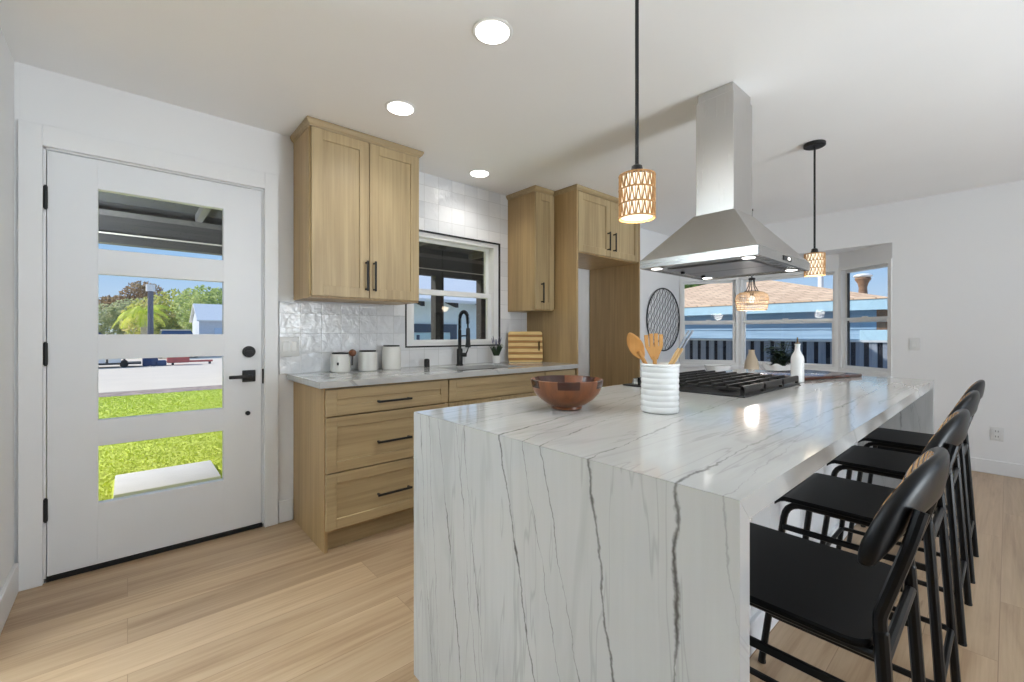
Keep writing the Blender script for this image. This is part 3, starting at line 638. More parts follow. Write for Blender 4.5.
# ------------------------------------------------------------------ counter stools
def stool():
    t = thing('counter_stool', (2.67, 1.207, 0), '', 'stool', 'counter stools along the island')
    X, Y = 2.67, 1.207; r = .0112
    # seat: flat board, front lip rolled down, rear corners rounded
    def seat_pt(u, v):   # u along depth -.19...188, v across
        z = .620
        if u < -.155: z -= .55*(-.155-u)**2/.035
        return z
    rings = []; N = 14; half = .20
    us = [-.190, -.182, -.172, -.160, -.145, -.10, -.03, .05, .12, .15, .165, .175, .183, .188]
    for u in us:
        hw = half
        if u > .148: hw = half-.04+math.sqrt(max(0, .04**2-(u-.148)**2))
        z = seat_pt(u, 0); pts = []
        for yv, zo in ((-hw, -.012), (-hw, -.004), (-hw+.004, 0), (hw-.004, 0), (hw, -.004), (hw, -.012), (hw-.004, -.016), (-hw+.004, -.016)):
            pts.append((X+u, Y+yv, z+zo))
        rings.append(pts)
    MB().loft(rings).build('seat', 'stoolseat', t, smooth=40)
    for sy in (-1, 1):
        y = Y+sy*.172
        fl = fillet([(X-.235, y+sy*.020, 0.004), (X-.165, y-sy*.012, .590), (X+.19, y-sy*.012, .590)], .055)
        MB().tube(fl, r, 10).build('leg', 'stoolmetal', t)
        MB().tube([(X+.238, y+sy*.014, .004), (X+.200, y, .64)], r*1.12, 10).ball((X+.200, y, .640), r*1.12).build('leg', 'stoolmetal', t)
        bp = fillet([(X+.200, y, .642), (X+.198, y, .668), (X+.236, y-sy*.012, .800), (X+.252, y-sy*.030, .868)], .03)
        MB().tube(bp, r, 10).build('back_post', 'stoolmetal', t)
        MB().box(X-.172, X+.208, y-.005, y+.005, .497, .516, .002, 1).build('stretcher', 'stoolmetal', t)
        for xx, yy in ((X-.235, y+sy*.014), (X+.238, y+sy*.014)): MB().cyl((xx, yy, 0), (xx, yy, .008), r*1.15, 10).build('foot_cap', 'rubber', t)
    MB().tube([(X+.203, Y-.176, .588), (X+.203, Y+.176, .588)], r*.95, 10).build('rear_crossbar', 'stoolmetal', t)
    yf = .184; a0, a1 = X-.212, X+.226
    MB().tube(fillet([(X-.05, Y-yf, .185), (a0, Y-yf, .185), (a0, Y+yf, .185), (a1, Y+yf, .185), (a1, Y-yf, .185), (X-.05, Y-yf, .185)], .025), r*.85, 8).build('footrest', 'stoolmetal', t)
    # backrest: an arched, rounded rail bent round the sitter, with a ribbed face towards the seat
    def xc(v): return X+.254-.066*(v/.205)**2
    def zc(v): return .905-.132*(abs(v)/.205)**3
    def band(name, mat, hw, hh, th, off, parent, n=44):
        rings = []
        for i in range(n+1):
            a = -PI/2+PI*i/n; v = math.sin(a)*hw; e = max(0, abs(v)-(hw-hh)); h = hh*math.sqrt(max(.0009, 1-(e/hh)**2)); t_ = th*max(.15, min(1, h/(hh*.5))); ring = []
            for k in range(18):
                b = 2*PI*k/18; ca, sa = math.cos(b), math.sin(b)
                px = math.copysign(abs(ca)**.75, ca)*t_; pz = math.copysign(abs(sa)**.6, sa)*h
                ring.append((xc(v)+px+off+(zc(v)+pz-.85)*.13, Y+v, zc(v)+pz))
            rings.append(ring)
        return MB().loft(rings).build(name, mat, parent, smooth=60)
    bk = band('backrest', 'stoolmetal', .204, .049, .0140, 0, t)
    band('backrest_slats', 'slats', .188, .038, .004, -.0120, bk)
    return t
def slats_mat():
    m = NT('ribbed tan wood'); m.bsdf(rough=.22)
    wv = m.n('ShaderNodeTexWave', wave_type='BANDS', bands_direction='Y'); wv.inputs['Scale'].default_value = 13; wv.inputs['Distortion'].default_value = .3
    m.l(m.coord(), wv.inputs['Vector'])
    m.l(m.ramp(wv.outputs['Fac'], [(.1, lin((84,58,34))), (.4, lin((196,150,96)))]), m.b.inputs['Base Color']); m.bump(wv.outputs['Fac'], .5, .006); return m.m
M['slats'] = slats_mat()
st = stool()
lab = ['black counter stool nearest the camera at the near end of the island', 'second black counter stool from the near end of the island',
       'third black counter stool from the near end of the island', 'farthest black counter stool next to the far waterfall end of the island']
st['label'] = lab[0]
for k, y in enumerate((1.909, 2.576, 3.205)): dup(st, (2.67, y, 0), lab[k+1])

# ------------------------------------------------------------------ lamps
def downlight(x, y, label):
    t = thing('recessed_light', (x, y, CE), label, 'ceiling light', 'recessed ceiling lights')
    MB().lathe([(.083, -.0005), (.085, -.003), (.080, -.006), (.070, -.006)], x, y, 40, CE).build('trim_ring', 'plate', t)
    MB().lathe([(.069, -.0065), (.069, -.0085)], x, y, 36, CE).build('lens', 'lens', t)
    spot((x, y, CE-.012), 11, (1, .98, .95), .07, 150, .8)
downlight(1.611, 1.136, 'round recessed ceiling light nearest the camera'); downlight(.796, 1.137, 'round recessed ceiling light in front of the two door wall cabinet')
downlight(.295, 2.064, 'round recessed ceiling light close to the wall above the sink')

def pendant(x, y, label, zb=1.567, h=.146, R=.0575):
    t = thing('pendant_lamp', (x, y, CE), label, 'pendant lamp', 'woven drum pendants over the island')
    MB().lathe([(.060, 0), (.062, -.003), (.062, -.020), (.056, -.024)], x, y, 32, CE-.0005).build('canopy', 'matte_black', t)
    MB().cyl((x, y, zb+h+.02), (x, y, CE-.02), .0062, 12).build('rod', 'matte_black', t)
    MB().lathe([(.010, .034), (.017, .030), (.021, .010), (.026, .004), (.026, -.002)], x, y, 24, zb+h).build('socket', 'matte_black', t)
    sh = MB(); n = 18; z1 = zb+h
    for z in (zb+.003, zb+h*.33, zb+h*.66, z1-.003):
        sh.tube([(x+R*math.cos(2*PI*i/40), y+R*math.sin(2*PI*i/40), z) for i in range(40)], .0030, 6, True)
    lv = [zb+.003, zb+h*.33, zb+h*.66, z1-.003]
    for k in range(3):
        za, zc = lv[k], lv[k+1]
        for i in range(n):
            a0 = 2*PI*i/n; a1 = 2*PI*(i+.36)/n; a2 = 2*PI*(i+.72)/n
            P = lambda a, z: (x+R*math.cos(a), y+R*math.sin(a), z)
            sh.tube([P(a0, za), P(a1, zc)], .0024, 5); sh.tube([P(a2, za), P(a1, zc)], .0024, 5); sh.tube([P(a2+.05, za), P(a2+.09, zc)], .0016, 5)
    for i in range(3): sh.tube([(x, y, z1-.002), (x+R*math.cos(2.1*i), y+R*math.sin(2.1*i), z1-.003)], .002, 5)
    sh.build('lamp_shade', 'rattan', t)
    MB().lathe([(R*.90, zb+.006), (R*.90, zb+h-.008)], x, y, 28).build('liner', 'liner', t)
    pl = bpy.data.lights.new('lamp_light', 'POINT'); o = bpy.data.objects.new('lamp_light', pl); COL.objects.link(o); o.location = (x, y, zb-.02); pl.energy = 1.5; pl.color = (1, .82, .58); pl.shadow_soft_size = .05
    return t
M['liner'] = emit('glowing fabric liner', (1.0, .86, .64), 1.35)
pendant(2.207, 1.273, 'woven rattan pendant lamp hanging over the near end of the island')
pendant(2.180, 3.400, 'woven rattan pendant lamp hanging beyond the range hood')

# nook pendant: openwork bell shade
x, y, zb = 1.317, 4.720, 1.425
t = thing('pendant_lamp', (x, y, CE), 'wide openwork wicker pendant lamp hanging in front of the bay window', 'pendant lamp')
MB().lathe([(.011, 0), (.012, -.02)], x, y, 24, CE-.0005).build('canopy', 'matte_black', t)
MB().cyl((x, y, zb+.30), (x, y, CE-.02), .006, 10).build('rod', 'matte_black', t)
nk = MB().lathe([(.012, .325), (.030, .318), (.032, .305), (.018, .300)], x, y, 20, zb)
for i in range(5):
    a = 2*PI*i/5; nk.tube([(x+.022*math.cos(a), y+.022*math.sin(a), zb+.305), (x+.030*math.cos(a), y+.030*math.sin(a), zb+.24), (x+.058*math.cos(a), y+.058*math.sin(a), zb+.185)], .0045, 6)
nk.lathe([(.066, .188), (.070, .182), (.066, .176)], x, y, 28, zb); nk.build('cage_neck', 'matte_black', t)
pf = [(.064, .18), (.105, .172), (.138, .150), (.148, .118), (.148, .085), (.142, .045), (.132, .0)]
sh = MB()
for k, (r, z) in enumerate(pf): sh.tube([(x+r*math.cos(2*PI*i/44), y+r*math.sin(2*PI*i/44), zb+z) for i in range(44)], .0032 if k not in (0, 6) else .005, 5, True)
for k in (.02, .06, .10, .134, .162):
    r = [a for a in ((.1365, .02), (.145, .06), (.149, .10), (.144, .134), (.122, .162)) if a[1] == k][0][0]
    sh.tube([(x+r*math.cos(2*PI*i/44), y+r*math.sin(2*PI*i/44), zb+k) for i in range(44)], .002, 5, True)
for i in range(40):
    a = 2*PI*i/40; sh.tube([(x+r*math.cos(a+.10*(j % 2)), y+r*math.sin(a+.10*(j % 2)), zb+z) for j, (r, z) in enumerate(pf)], .0022, 5)
sh.build('lamp_shade', 'wicker', t)
MB().ball((x, y, zb+.105), .030, (1, 1, 1.2), 3).build('bulb', 'bulb_fill', t)
pl = bpy.data.lights.new('lamp_light', 'POINT'); o = bpy.data.objects.new('lamp_light', pl); COL.objects.link(o); o.location = (x, y, zb+.03); pl.energy = 2.5; pl.color = (1, .95, .88); pl.shadow_soft_size = .06  # light added to an unlit lamp to lift the bay frames
MB().cyl((x, y, zb+.145), (x, y, zb+.19), .016, 14).build('socket', 'matte_black', t)

# ------------------------------------------------------------------ things on the worktops
def ang_lean(mb, ax, ang, piv): return MB().add(mb, Matrix.Translation(piv) @ Matrix.Rotation(ang, 4, ax) @ Matrix.Translation(-Vector(piv)))
def canister(x, y, h, R, label, z0=CT+.0006):
    t = thing('canister', (x, y, z0), label, 'canister', 'white canisters by the splashback')
    MB().lathe([(R*.90, 0), (R*.98, .006), (R, .018), (R, h-.030), (R*.985, h-.018), (R*.93, h-.0105), (R*.86, h-.0095)], x, y, 40, z0).build('body', 'ceramic_warm', t)
    MB().lathe([(R*.84, h-.0094), (R*.86, h-.007), (R*.86, h-.001), (R*.82, h), (.001, h)], x, y, 40, z0).build('lid', 'matte_black', t); return t
c1 = canister(.100, 1.060, .130, .062, 'shortest white canister at the left end of the row, with a wooden scoop on it')
a = math.radians(-32); px, py = .100+.0622*math.cos(a), 1.060+.0622*math.sin(a)
MB().box(px, px+.0012, py-.010, py+.012, CT+.050, CT+.068).build('label_plate', 'slit', c1, smooth=0)
canister(.100, 1.246, .140, .064, 'middle white canister of the row under the two door cabinet')
canister(.100, 1.422, .172, .066, 'tallest white canister of the row, closest to the sink window')
# wooden scoop hooked over the first canister
t = thing('wooden_scoop', (.150, 1.118, CT+.05), 'small brown wooden scoop hooked on the side of the shortest canister', 'scoop')
MB().ball((.152, 1.120, CT+.128), .024, (1, 1, 1), 3).build('bowl', 'scoopwood', t); MB().cyl((.150, 1.118, CT+.045), (.151, 1.119, CT+.108), .006, 12).build('handle', 'scoopwood_dark', t)
# switch plate on the tiles, plates on the far wall
t = thing('switch_plate', (.010, .772, 1.10), 'white double switch plate on the tiled wall beside the door', 'switch')
MB().box(.0105, .015, .716, .828, 1.040, 1.166, .003).build('plate', 'plate', t)
for y in (.748, .796): MB().box(.0151, .019, y-.017, y+.017, 1.070, 1.136, .002).build('rocker', 'plate', t, smooth=0)
t = thing('switch_plate', (2.446, FY, 1.088), 'white single switch plate on the far wall right of the bay', 'switch')
MB().box(2.409, 2.483, FY-.006, FY-.0005, 1.030, 1.146, .002).build('plate', 'plate', t); MB().box(2.429, 2.463, FY-.010, FY-.0061, 1.055, 1.121, .002).build('rocker', 'plate', t, smooth=0)
t = thing('wall_outlet', (2.96, FY, .340), 'white socket low on the far wall above the baseboard', 'outlet')
MB().box(2.922, 2.998, FY-.006, FY-.0005, .282, .398, .002).build('plate', 'plate', t)
for z in (.318, .362):
    o_ = MB().box(2.942, 2.978, FY-.009, FY-.0061, z-.016, z+.016, .004).build('socket', 'plate', t, smooth=0)
    MB().box(2.951, 2.954, FY-.0096, FY-.0091, z-.006, z+.008).box(2.966, 2.969, FY-.0096, FY-.0091, z-.006, z+.008).build('slot', 'slit', o_, smooth=0)
# air gap, faucet, plant, striped board
tag(MB().lathe([(.021, 0), (.021, .052), (.018, .060), (.010, .063)], .080, 1.722, 24, CT+.0005).box(.098, .104, 1.712, 1.732, CT+.040, CT+.048).build('sink_air_gap', 'matte_black', None, (.080, 1.722, CT)), 'short black cap standing on the worktop left of the faucet', 'air gap')
fx, fy = .085, 2.022; t = thing('kitchen_faucet', (fx, fy, CT), 'black spring neck kitchen faucet standing behind the sink', 'faucet')
MB().lathe([(.028, 0), (.028, .006), (.024, .010), (.024, .125), (.019, .135)], fx, fy, 24, CT+.0005).build('body', 'matte_black', t)
lv = MB().cyl((fx+.02, fy+.005, CT+.085), (fx+.050, fy+.030, CT+.085), .017, 16).tube([(fx+.046, fy+.027, CT+.088), (fx+.058, fy+.036, CT+.12), (fx+.066, fy+.042, CT+.155)], [.006, .005, .0045], 10).build('lever', 'matte_black', t)
MB().cyl((fx, fy, CT+.13), (fx, fy, CT+.285), .0135, 18).build('riser', 'matte_black', t)
arc = [(fx, fy, CT+.285), (fx, fy, CT+.375)]+[(fx+.055-.055*math.cos(PI*k/14), fy, CT+.375+.055*math.sin(PI*k/14)) for k in range(1, 15)]+[(fx+.112, fy, CT+.335), (fx+.115, fy, CT+.27)]
MB().tube(arc, .007, 12).build('hose', 'rubber', t)
sp = []; P = [Vector(p) for p in arc[:-1]]; Ls = [0]
for k in range(1, len(P)): Ls.append(Ls[-1]+(P[k]-P[k-1]).length)
def along(q):
    for k in range(1, len(P)):
        if q <= Ls[k]+1e-9:
            f_ = (q-Ls[k-1])/(Ls[k]-Ls[k-1]); return P[k-1].lerp(P[k], f_), (P[k]-P[k-1]).normalized()
    return P[-1], (P[-1]-P[-2]).normalized()
turns = 30; nst = turns*10
for k in range(nst+1):
    p_, tg = along(Ls[-1]*k/nst); u_ = Vector((0, 1, 0)); v_ = tg.cross(u_); a = 2*PI*turns*k/nst
    sp.append(p_+.0125*(math.cos(a)*u_+math.sin(a)*v_))
MB().tube(sp, .0028, 5).build('spring', 'matte_black', t)
MB().lathe([(.012, .300), (.016, .285), (.017, .200), (.019, .180), (.022, .150), (.020, .146)], fx+.115, fy, 20, CT).build('spray_head', 'matte_black', t)
MB().tube([(fx, fy, CT+.235), (fx+.05, fy, CT+.238), (fx+.098, fy, CT+.238)], .006, 10).build('dock_arm', 'matte_black', t)
px, py = .110, 2.385; t = thing('potted_lavender', (px, py, CT), 'small lavender in a white pot under the right end of the sink window', 'plant')
MB().lathe([(.030, 0), (.035, .004), (.038, .064), (.036, .066), (.034, .058), (.001, .056)], px, py, 28, CT+.0005).build('pot', 'ceramic', t)
fo = MB(); rnd = random.Random(5); tips = []
for k in range(60):
    a = rnd.uniform(0, 2*PI); l = rnd.uniform(.05, .115); sp_ = rnd.uniform(.1, .55); b = Vector((px+.016*math.cos(a), py+.016*math.sin(a), CT+.055)); e = b+Vector((math.cos(a)*sp_*l, math.sin(a)*sp_*l, l))
    m_ = b.lerp(e, .5)+Vector((0, 0, .01)); fo.tube([b, m_, e], [.0028, .0045, .0008], 4)
fo.build('foliage', 'leaf', t)
fw = MB()
for a, l, q in ((.4, .165, .30), (1.9, .175, .24), (3.3, .160, .34), (4.8, .180, .22), (5.6, .150, .36), (2.6, .150, .3)):
    b = Vector((px, py, CT+.06)); e = b+Vector((math.cos(a)*q*l, math.sin(a)*q*l, l*.98)); fw.tube([b, b.lerp(e, .7), b.lerp(e, .72), e], [.0012, .0012, .006, .002], 5)
fw.build('flower_spikes', 'lavender', t)
# striped bamboo board leaning in the corner
A_, B_ = Vector((.080, 2.548, 0)), Vector((.270, 2.792, 0)); dv = (B_-A_); L = dv.length; yaw_ = math.atan2(dv.y, dv.x)
def holed(outer, hole, d0, d1):
    b = MB(); bm = b.bm
    for d_ in (d0, d1):
        es = []
        for lp_ in (outer, hole):
            vs = [bm.verts.new((p[0], d_, p[1])) for p in lp_]; es += [bm.edges.new((vs[i], vs[(i+1) % len(vs)])) for i in range(len(vs))]
        bmesh.ops.triangle_fill(bm, edges=es, use_beauty=True)
    for lp_ in (outer, hole):
        n = len(lp_)
        for i in range(n):
            p, q = lp_[i], lp_[(i+1) % n]; bm.faces.new([bm.verts.new(c_) for c_ in ((p[0], d0, p[1]), (q[0], d0, q[1]), (q[0], d1, q[1]), (p[0], d1, p[1]))])
    bmesh.ops.remove_doubles(bm, verts=bm.verts, dist=1e-5); return b
def rrect(x0, x1, z0, z1, r, n=6):
    o = []
    for cx, cz, a0 in ((x1-r, z1-r, 0), (x0+r, z1-r, 90), (x0+r, z0+r, 180), (x1-r, z0+r, 270)):
        for k in range(n+1): a = math.radians(a0+90*k/n); o.append((cx+r*math.cos(a), cz+r*math.sin(a)))
    return o
bb = holed(rrect(0, L, 0, .275, .022), rrect(L-.040, L-.024, .100, .185, .007), 0, .018)
bo = MB().add(bb, Matrix.Translation((A_.x, A_.y, CT+.003)) @ Matrix.Rotation(yaw_, 4, 'Z') @ Matrix.Rotation(math.radians(-9), 4, 'X')).build('cutting_board', 'bamboo', None, (A_.x, A_.y, CT), smooth=30)
tag(bo, 'striped bamboo cutting board propped in the corner by the fridge surround', 'cutting board')

# island: bowl, crock with utensils, bottle, serving board
Z = IZ+.0006
t = thing('wooden_bowl', (1.962, 1.199, Z), 'wide reddish wooden bowl with dark rim blocks on the island corner', 'bowl')
pf = [(.052, 0), (.056, .003), (.055, .012), (.070, .018), (.096, .036), (.116, .058), (.126, .080), (.1305, .100), (.131, .106), (.127, .108), (.122, .098), (.112, .066), (.088, .038), (.050, .022), (.001, .020)]
bw = MB().lathe(pf, 1.962, 1.199, 64, Z).build('bowl_body', ['bowlwood', 'bowldark'], t)
for p in bw.data.polygons:
    c = p.center
    k = int(((math.atan2(c.y, c.x)+PI)/(2*PI)*11+.35)) % 11
    if c.z > .080 and c.length > .09 and k % 2 == 0: p.material_index = 1
KX, KY = 2.220, 1.395
t = thing('utensil_crock', (KX, KY, Z), 'white ribbed ceramic crock holding wooden utensils on the island', 'crock')
pf = [(.058, 0), (.0625, .003)]
for k in range(8): z = .004+k*.0195; pf += [(.0634, z+.004), (.0642, z+.010), (.0618, z+.0175)]
pf += [(.0660, .160), (.0672, .164), (.0660, .168), (.0590, .168), (.0575, .15), (.0575, .010), (.001, .008)]
MB().lathe(pf, KX, KY, 48, Z).build('pot', 'ceramic', t)
RT = Vector((.6606, .7507, 0)); FW = Vector((-.7507, .6606, 0)); K0 = Vector((KX, KY, Z))
def utensil_axis(base, head):
    b = K0+RT*base[0]+FW*base[1]+Vector((0, 0, base[2])); h = K0+RT*head[0]+FW*head[1]+Vector((0, 0, head[2])); return b, h
def paddle(b, h, outline, th, thick_face=FW):
    """flat blade: outline (s along, w across) from b to h"""
    ax = (h-b).normalized(); nr = (thick_face-ax*ax.dot(thick_face)).normalized(); sd = ax.cross(nr); return ax, nr, sd
# spoon
b, h = utensil_axis((.040, .026, .014), (-.092, .030, .258)); ax, nr, sd = paddle(b, h, None, 0)
t = thing('wooden_spoon', tuple(b), 'wooden spoon standing at the left of the white crock', 'spoon')
MB().tube([b, b.lerp(h, .55), b.lerp(h, .80)], [.0065, .0065, .008], 10).build('handle', 'spoonwood', t)
rings = []; Lh = (h-b).length; hd0 = .70*Lh
for k in range(15):
    f_ = k/14; s_ = hd0+f_*.100; wv = .0265*max(.03, math.sin(PI*min(1, max(0, .06+.92*f_))))**.6; ring = []
    for m_ in range(14):
        a = 2*PI*m_/14; q = math.cos(a)*wv; cup = .008*(1-(q/.0265)**2)*math.sin(PI*f_)
        ring.append(b+ax*s_+sd*q+nr*(math.sin(a)*.0035+cup))
    rings.append(ring)
MB().loft(rings).build('spoon_head', 'spoonwood', t)
# slotted turner
b, h = utensil_axis((-.020, -.034, .014), (-.032, -.030, .262)); ax, nr, sd = paddle(b, h, None, 0)
t = thing('wooden_turner', tuple(b), 'slotted wooden turner in the middle of the white crock', 'turner')
MB().tube([b, b.lerp(h, .60), b.lerp(h, .72)], [.0065, .0065, .008], 10).build('handle', 'spoonwood', t)
bl = MB(); Lh = (h-b).length
def blade(w0, w1, s0, s1):
    vs = []
    for th_ in (-.0028, .0028): vs.append([b+ax*s_+sd*w_+nr*th_ for s_, w_ in ((s0, w0[0]), (s0, w0[1]), (s1, w1[1]), (s1, w1[0]))])
    bl.loft(vs)
blade((-.010, .010), (-.030, .030), Lh*.68, Lh*.68+.045)
for q in range(4):
    w_ = -.030+q*.0160; blade((w_, w_+.0120), (w_*1.06, w_*1.06+.0120), Lh*.68+.0445, Lh*.68+.085+(.004 if q in (1, 2) else 0))
bl.build('blade', 'spoonwood', t, smooth=0)
# tongs
t = thing('kitchen_tongs', tuple(K0+Vector((0, 0, .012))), 'wood and steel tongs leaning to the right out of the white crock', 'tongs')
for o_ in (-.007, .007):
    b, h = utensil_axis((-.040+o_*.4, .008, .020), (.115+o_, .016, .282)); m_ = b.lerp(h, .76)
    MB().cyl(b, m_, .0052, 10).build('arm', 'tongwood', t); MB().cyl(m_, h, .0042, 10).build('arm_end', 'grey_metal', t)
tag(MB().lathe([(.029, 0), (.0325, .004), (.0325, .128), (.029, .146), (.018, .166), (.0135, .178), (.0125, .204), (.0145, .208), (.0145, .214)], 2.242, 2.822, 32, Z).build('oil_bottle', 'ceramic', None, (2.242, 2.822, Z)), 'white ceramic oil bottle at the right corner of the cooktop', 'bottle')
bt = bpy.data.objects['oil_bottle']
MB().lathe([(.0140, .2145), (.0120, .219), (.0045, .222), (.0035, .250), (.0028, .250)], 2.242, 2.822, 16, Z).build('pour_spout', 'spout', bt)
sbm = MB(); m2 = MB().box(-.18, .18, -.30, .30, 0, .020, .006, 3); sbm.add(m2, Matrix.Translation((2.163, 3.222, Z)) @ Matrix.Rotation(-math.atan2(.28, .96), 4, 'Z'))
tag(sbm.build('serving_board', 'walnut', None, (2.163, 3.222, Z)), 'dark red wooden serving board lying on the far end of the island', 'board')

# ------------------------------------------------------------------ round wall art
ax_, ay, az, aR = WX+.016, 5.075, 1.363, .392
t = thing('wall_art', (WX, ay, az), 'round black wire wall art with a wavy lattice beside the bay window', 'wall art')
MB().tube([(ax_, ay+aR*math.cos(2*PI*i/72), az+aR*math.sin(2*PI*i/72)) for i in range(72)], .0075, 8, True).build('ring', 'matte_black', t)
la = MB(); nc = 12; sp_ = 2*aR/nc; lam = .20
for k in range(nc+1):
    yk = -aR+sp_*k
    for ph in (0, PI):
        run = []
        for i in range(121):
            zq = -aR+2*aR*i/120; yq = yk+sp_*.56*math.sin(2*PI*zq/lam+ph+.6*k)
            if yq*yq+zq*zq < (aR-.002)**2: run.append((ax_+(.003 if ph else -.003), ay+yq, az+zq))
            elif len(run) > 2: la.tube(run, .0023, 4); run = []
            else: run = []
        if len(run) > 2: la.tube(run, .0023, 4)
la.build('lattice', 'matte_black', t)
MB().cyl((WX+.0005, ay, az+aR-.01), (WX+.02, ay, az+aR-.01), .004, 8).build('hanger', 'matte_black', t)

# ------------------------------------------------------------------ dining nook
tx, ty = 1.36, 4.66
t = thing('dining_table', (tx, ty, 0), 'round white dining table in the bay, behind the island', 'table')
MB().lathe([(.50, .722), (.52, .730), (.52, .746), (.51, .750), (.001, .750)], tx, ty, 56).build('tabletop', 'trim', t)
MB().lathe([(.24, .0), (.24, .02), (.10, .05), (.055, .12), (.050, .60), (.10, .69), (.22, .7215)], tx, ty, 36).build('pedestal', 'trim', t)
TZ = .7506; bxx, byy = 1.52, 4.86
t = thing('table_planter', (bxx, byy, TZ), 'low white scalloped planter with a dark leafy plant on the dining table', 'plant')
rings = []
for r, z in ((.06, 0), (.075, .004), (.12, .05), (.165, .105), (.175, .135), (.168, .135), (.14, .10), (.05, .08), (.002, .08)):
    rings.append([(bxx+r*(1+.05*math.cos(9*a)*min(1, z/.06))*math.cos(a), byy+r*(1+.05*math.cos(9*a)*min(1, z/.06))*math.sin(a), TZ+z+(.012*math.cos(9*a) if z > .12 else 0)) for a in [2*PI*i/72 for i in range(72)]])
MB().loft(rings).build('planter', 'ceramic', t)
def leaf(mb, base, d, L, W, bend=.25):
    d = Vector(d).normalized(); sd = d.cross(Vector((0, 0, 1)));  sd = sd.normalized() if sd.length > 1e-3 else Vector((1, 0, 0)); up = sd.cross(d)
    pr_ = [(0, .08), (.25, .8), (.5, 1), (.78, .62), (1, .02)]; A = []
    for f_, w_ in pr_:
        c_ = base+d*L*f_-up*L*bend*f_*f_; A.append([c_-sd*W*w_/2+up*W*.12*w_, c_, c_+sd*W*w_/2+up*W*.12*w_])
    V = [[mb.bm.verts.new(p) for p in r] for r in A]
    for i in range(4):
        for j in range(2): mb.bm.faces.new((V[i][j], V[i][j+1], V[i+1][j+1], V[i+1][j]))
fo = MB(); rnd = random.Random(11); stm = MB()
for k in range(26):
    a = rnd.uniform(0, 2*PI); sp_ = rnd.uniform(.02, .15); top = Vector((bxx+sp_*math.cos(a), byy+sp_*math.sin(a), TZ+rnd.uniform(.17, .36))); bs = Vector((bxx+.03*math.cos(a), byy+.03*math.sin(a), TZ+.08)); stm.tube([bs, bs.lerp(top, .5)+Vector((0, 0, .02)), top], .0025, 5)
    for q in range(8):
        b2 = rnd.uniform(0, 2*PI); c_ = bs.lerp(top, rnd.uniform(.45, 1)); leaf(fo, c_, (math.cos(b2), math.sin(b2), rnd.uniform(-.1, .7)), rnd.uniform(.06, .095), rnd.uniform(.034, .05))
fo.build('leaves', 'leaf', t, smooth=60, rec=False); stm.build('stems', 'leaf', t)
vx, vy = 1.352, 4.615
tag(MB().lathe([(.045, 0), (.050, .004), (.062, .05), (.066, .10), (.058, .16), (.042, .205), (.030, .235), (.026, .262), (.030, .275), (.025, .275), (.020, .25), (.001, .24)], vx, vy, 36, TZ).build('stoneware_vase', 'beige_ceramic', None, (vx, vy, TZ)), 'tall beige stoneware vase on the dining table left of the plant', 'vase')
tag(MB().lathe([(.045, 0), (.05, .004), (.10, .05), (.125, .115), (.121, .116), (.095, .055), (.04, .02), (.001, .018)], 1.085, 4.47, 40, TZ).build('salad_bowl', 'ceramic', None, (1.085, 4.47, TZ)), 'white bowl on the left side of the dining table', 'bowl')

# ------------------------------------------------------------------ outdoors
GZ = -.15
struct('lawn', MB().box(-9.5, -.15, -12, 2.9, GZ-.05, GZ), 'lawn', 'bright green lawn outside the entry door', 'lawn')
struct('driveway', MB().box(-90, -10.45, -60, 6.4, GZ-.05, GZ+.005), 'concrete', 'pale concrete drive beyond the lawn', 'driveway')
struct('gravel_yard', MB().box(-60, 30, 6.4, 60, GZ-.06, GZ-.01), 'concrete', 'pale gravel yard beyond the far wall', 'yard')
struct('patio', MB().box(-9.5, -.155, 2.9, 6.4, GZ-.05, GZ-.005), 'paving', 'pale paved patio outside the sink window', 'patio')
struct('lawn_edging', MB().box(-10.45, -9.5, -12, 6.4, GZ-.05, GZ+.005), 'edging', 'brown edging strip between the lawn and the drive', 'edging')
struct('doorstep', MB().box(-1.54, -.155, -.9, 1.2, GZ-.05, -.098, .006, 1), 'paving', 'pale concrete step outside the entry door', 'step')
tag(MB().box(-2.36, -1.70, -.085, .640, GZ-.04, -.105, .010, 2).build('paving_slab', 'paving', None, (-2.03, .28, GZ)), 'square pale paving slab set in the grass outside the door', 'paving slab')
gr = MB(); rnd = random.Random(3); verts, faces = [], []
for k in range(60000):
    x = -1.58-7.90*rnd.random()**2.0; y = rnd.uniform(-1.0, 2.1)
    if -2.38 < x < -1.68 and -.10 < y < .655: continue
    h = rnd.uniform(.008, .020); a = rnd.uniform(0, 2*PI); w_ = .003+.0012*abs(x); dx, dy = math.cos(a)*w_, math.sin(a)*w_; lx, ly = rnd.uniform(-.02, .02), rnd.uniform(-.02, .02)
    n = len(verts); verts += [(x-dx, y-dy, GZ), (x+dx, y+dy, GZ), (x+lx, y+ly, GZ+h)]; faces.append((n, n+1, n+2))
gm = bpy.data.meshes.new('grass'); gm.from_pydata(verts, [], faces); go = bpy.data.objects.new('grass', gm); COL.objects.link(go); gm.materials.append(M['grass'])
tag(go, 'short bright green grass growing round the paving slab', 'grass', kind='stuff')

struct('light_block_wall', MB().box(-1.95, -.155, -.80, -.70, GZ, 2.60), 'wall', 'white light block wall added out of view to stop fill lamp spill', 'light block wall')  # unseen wall added to keep the west fill lamp off the patio roof
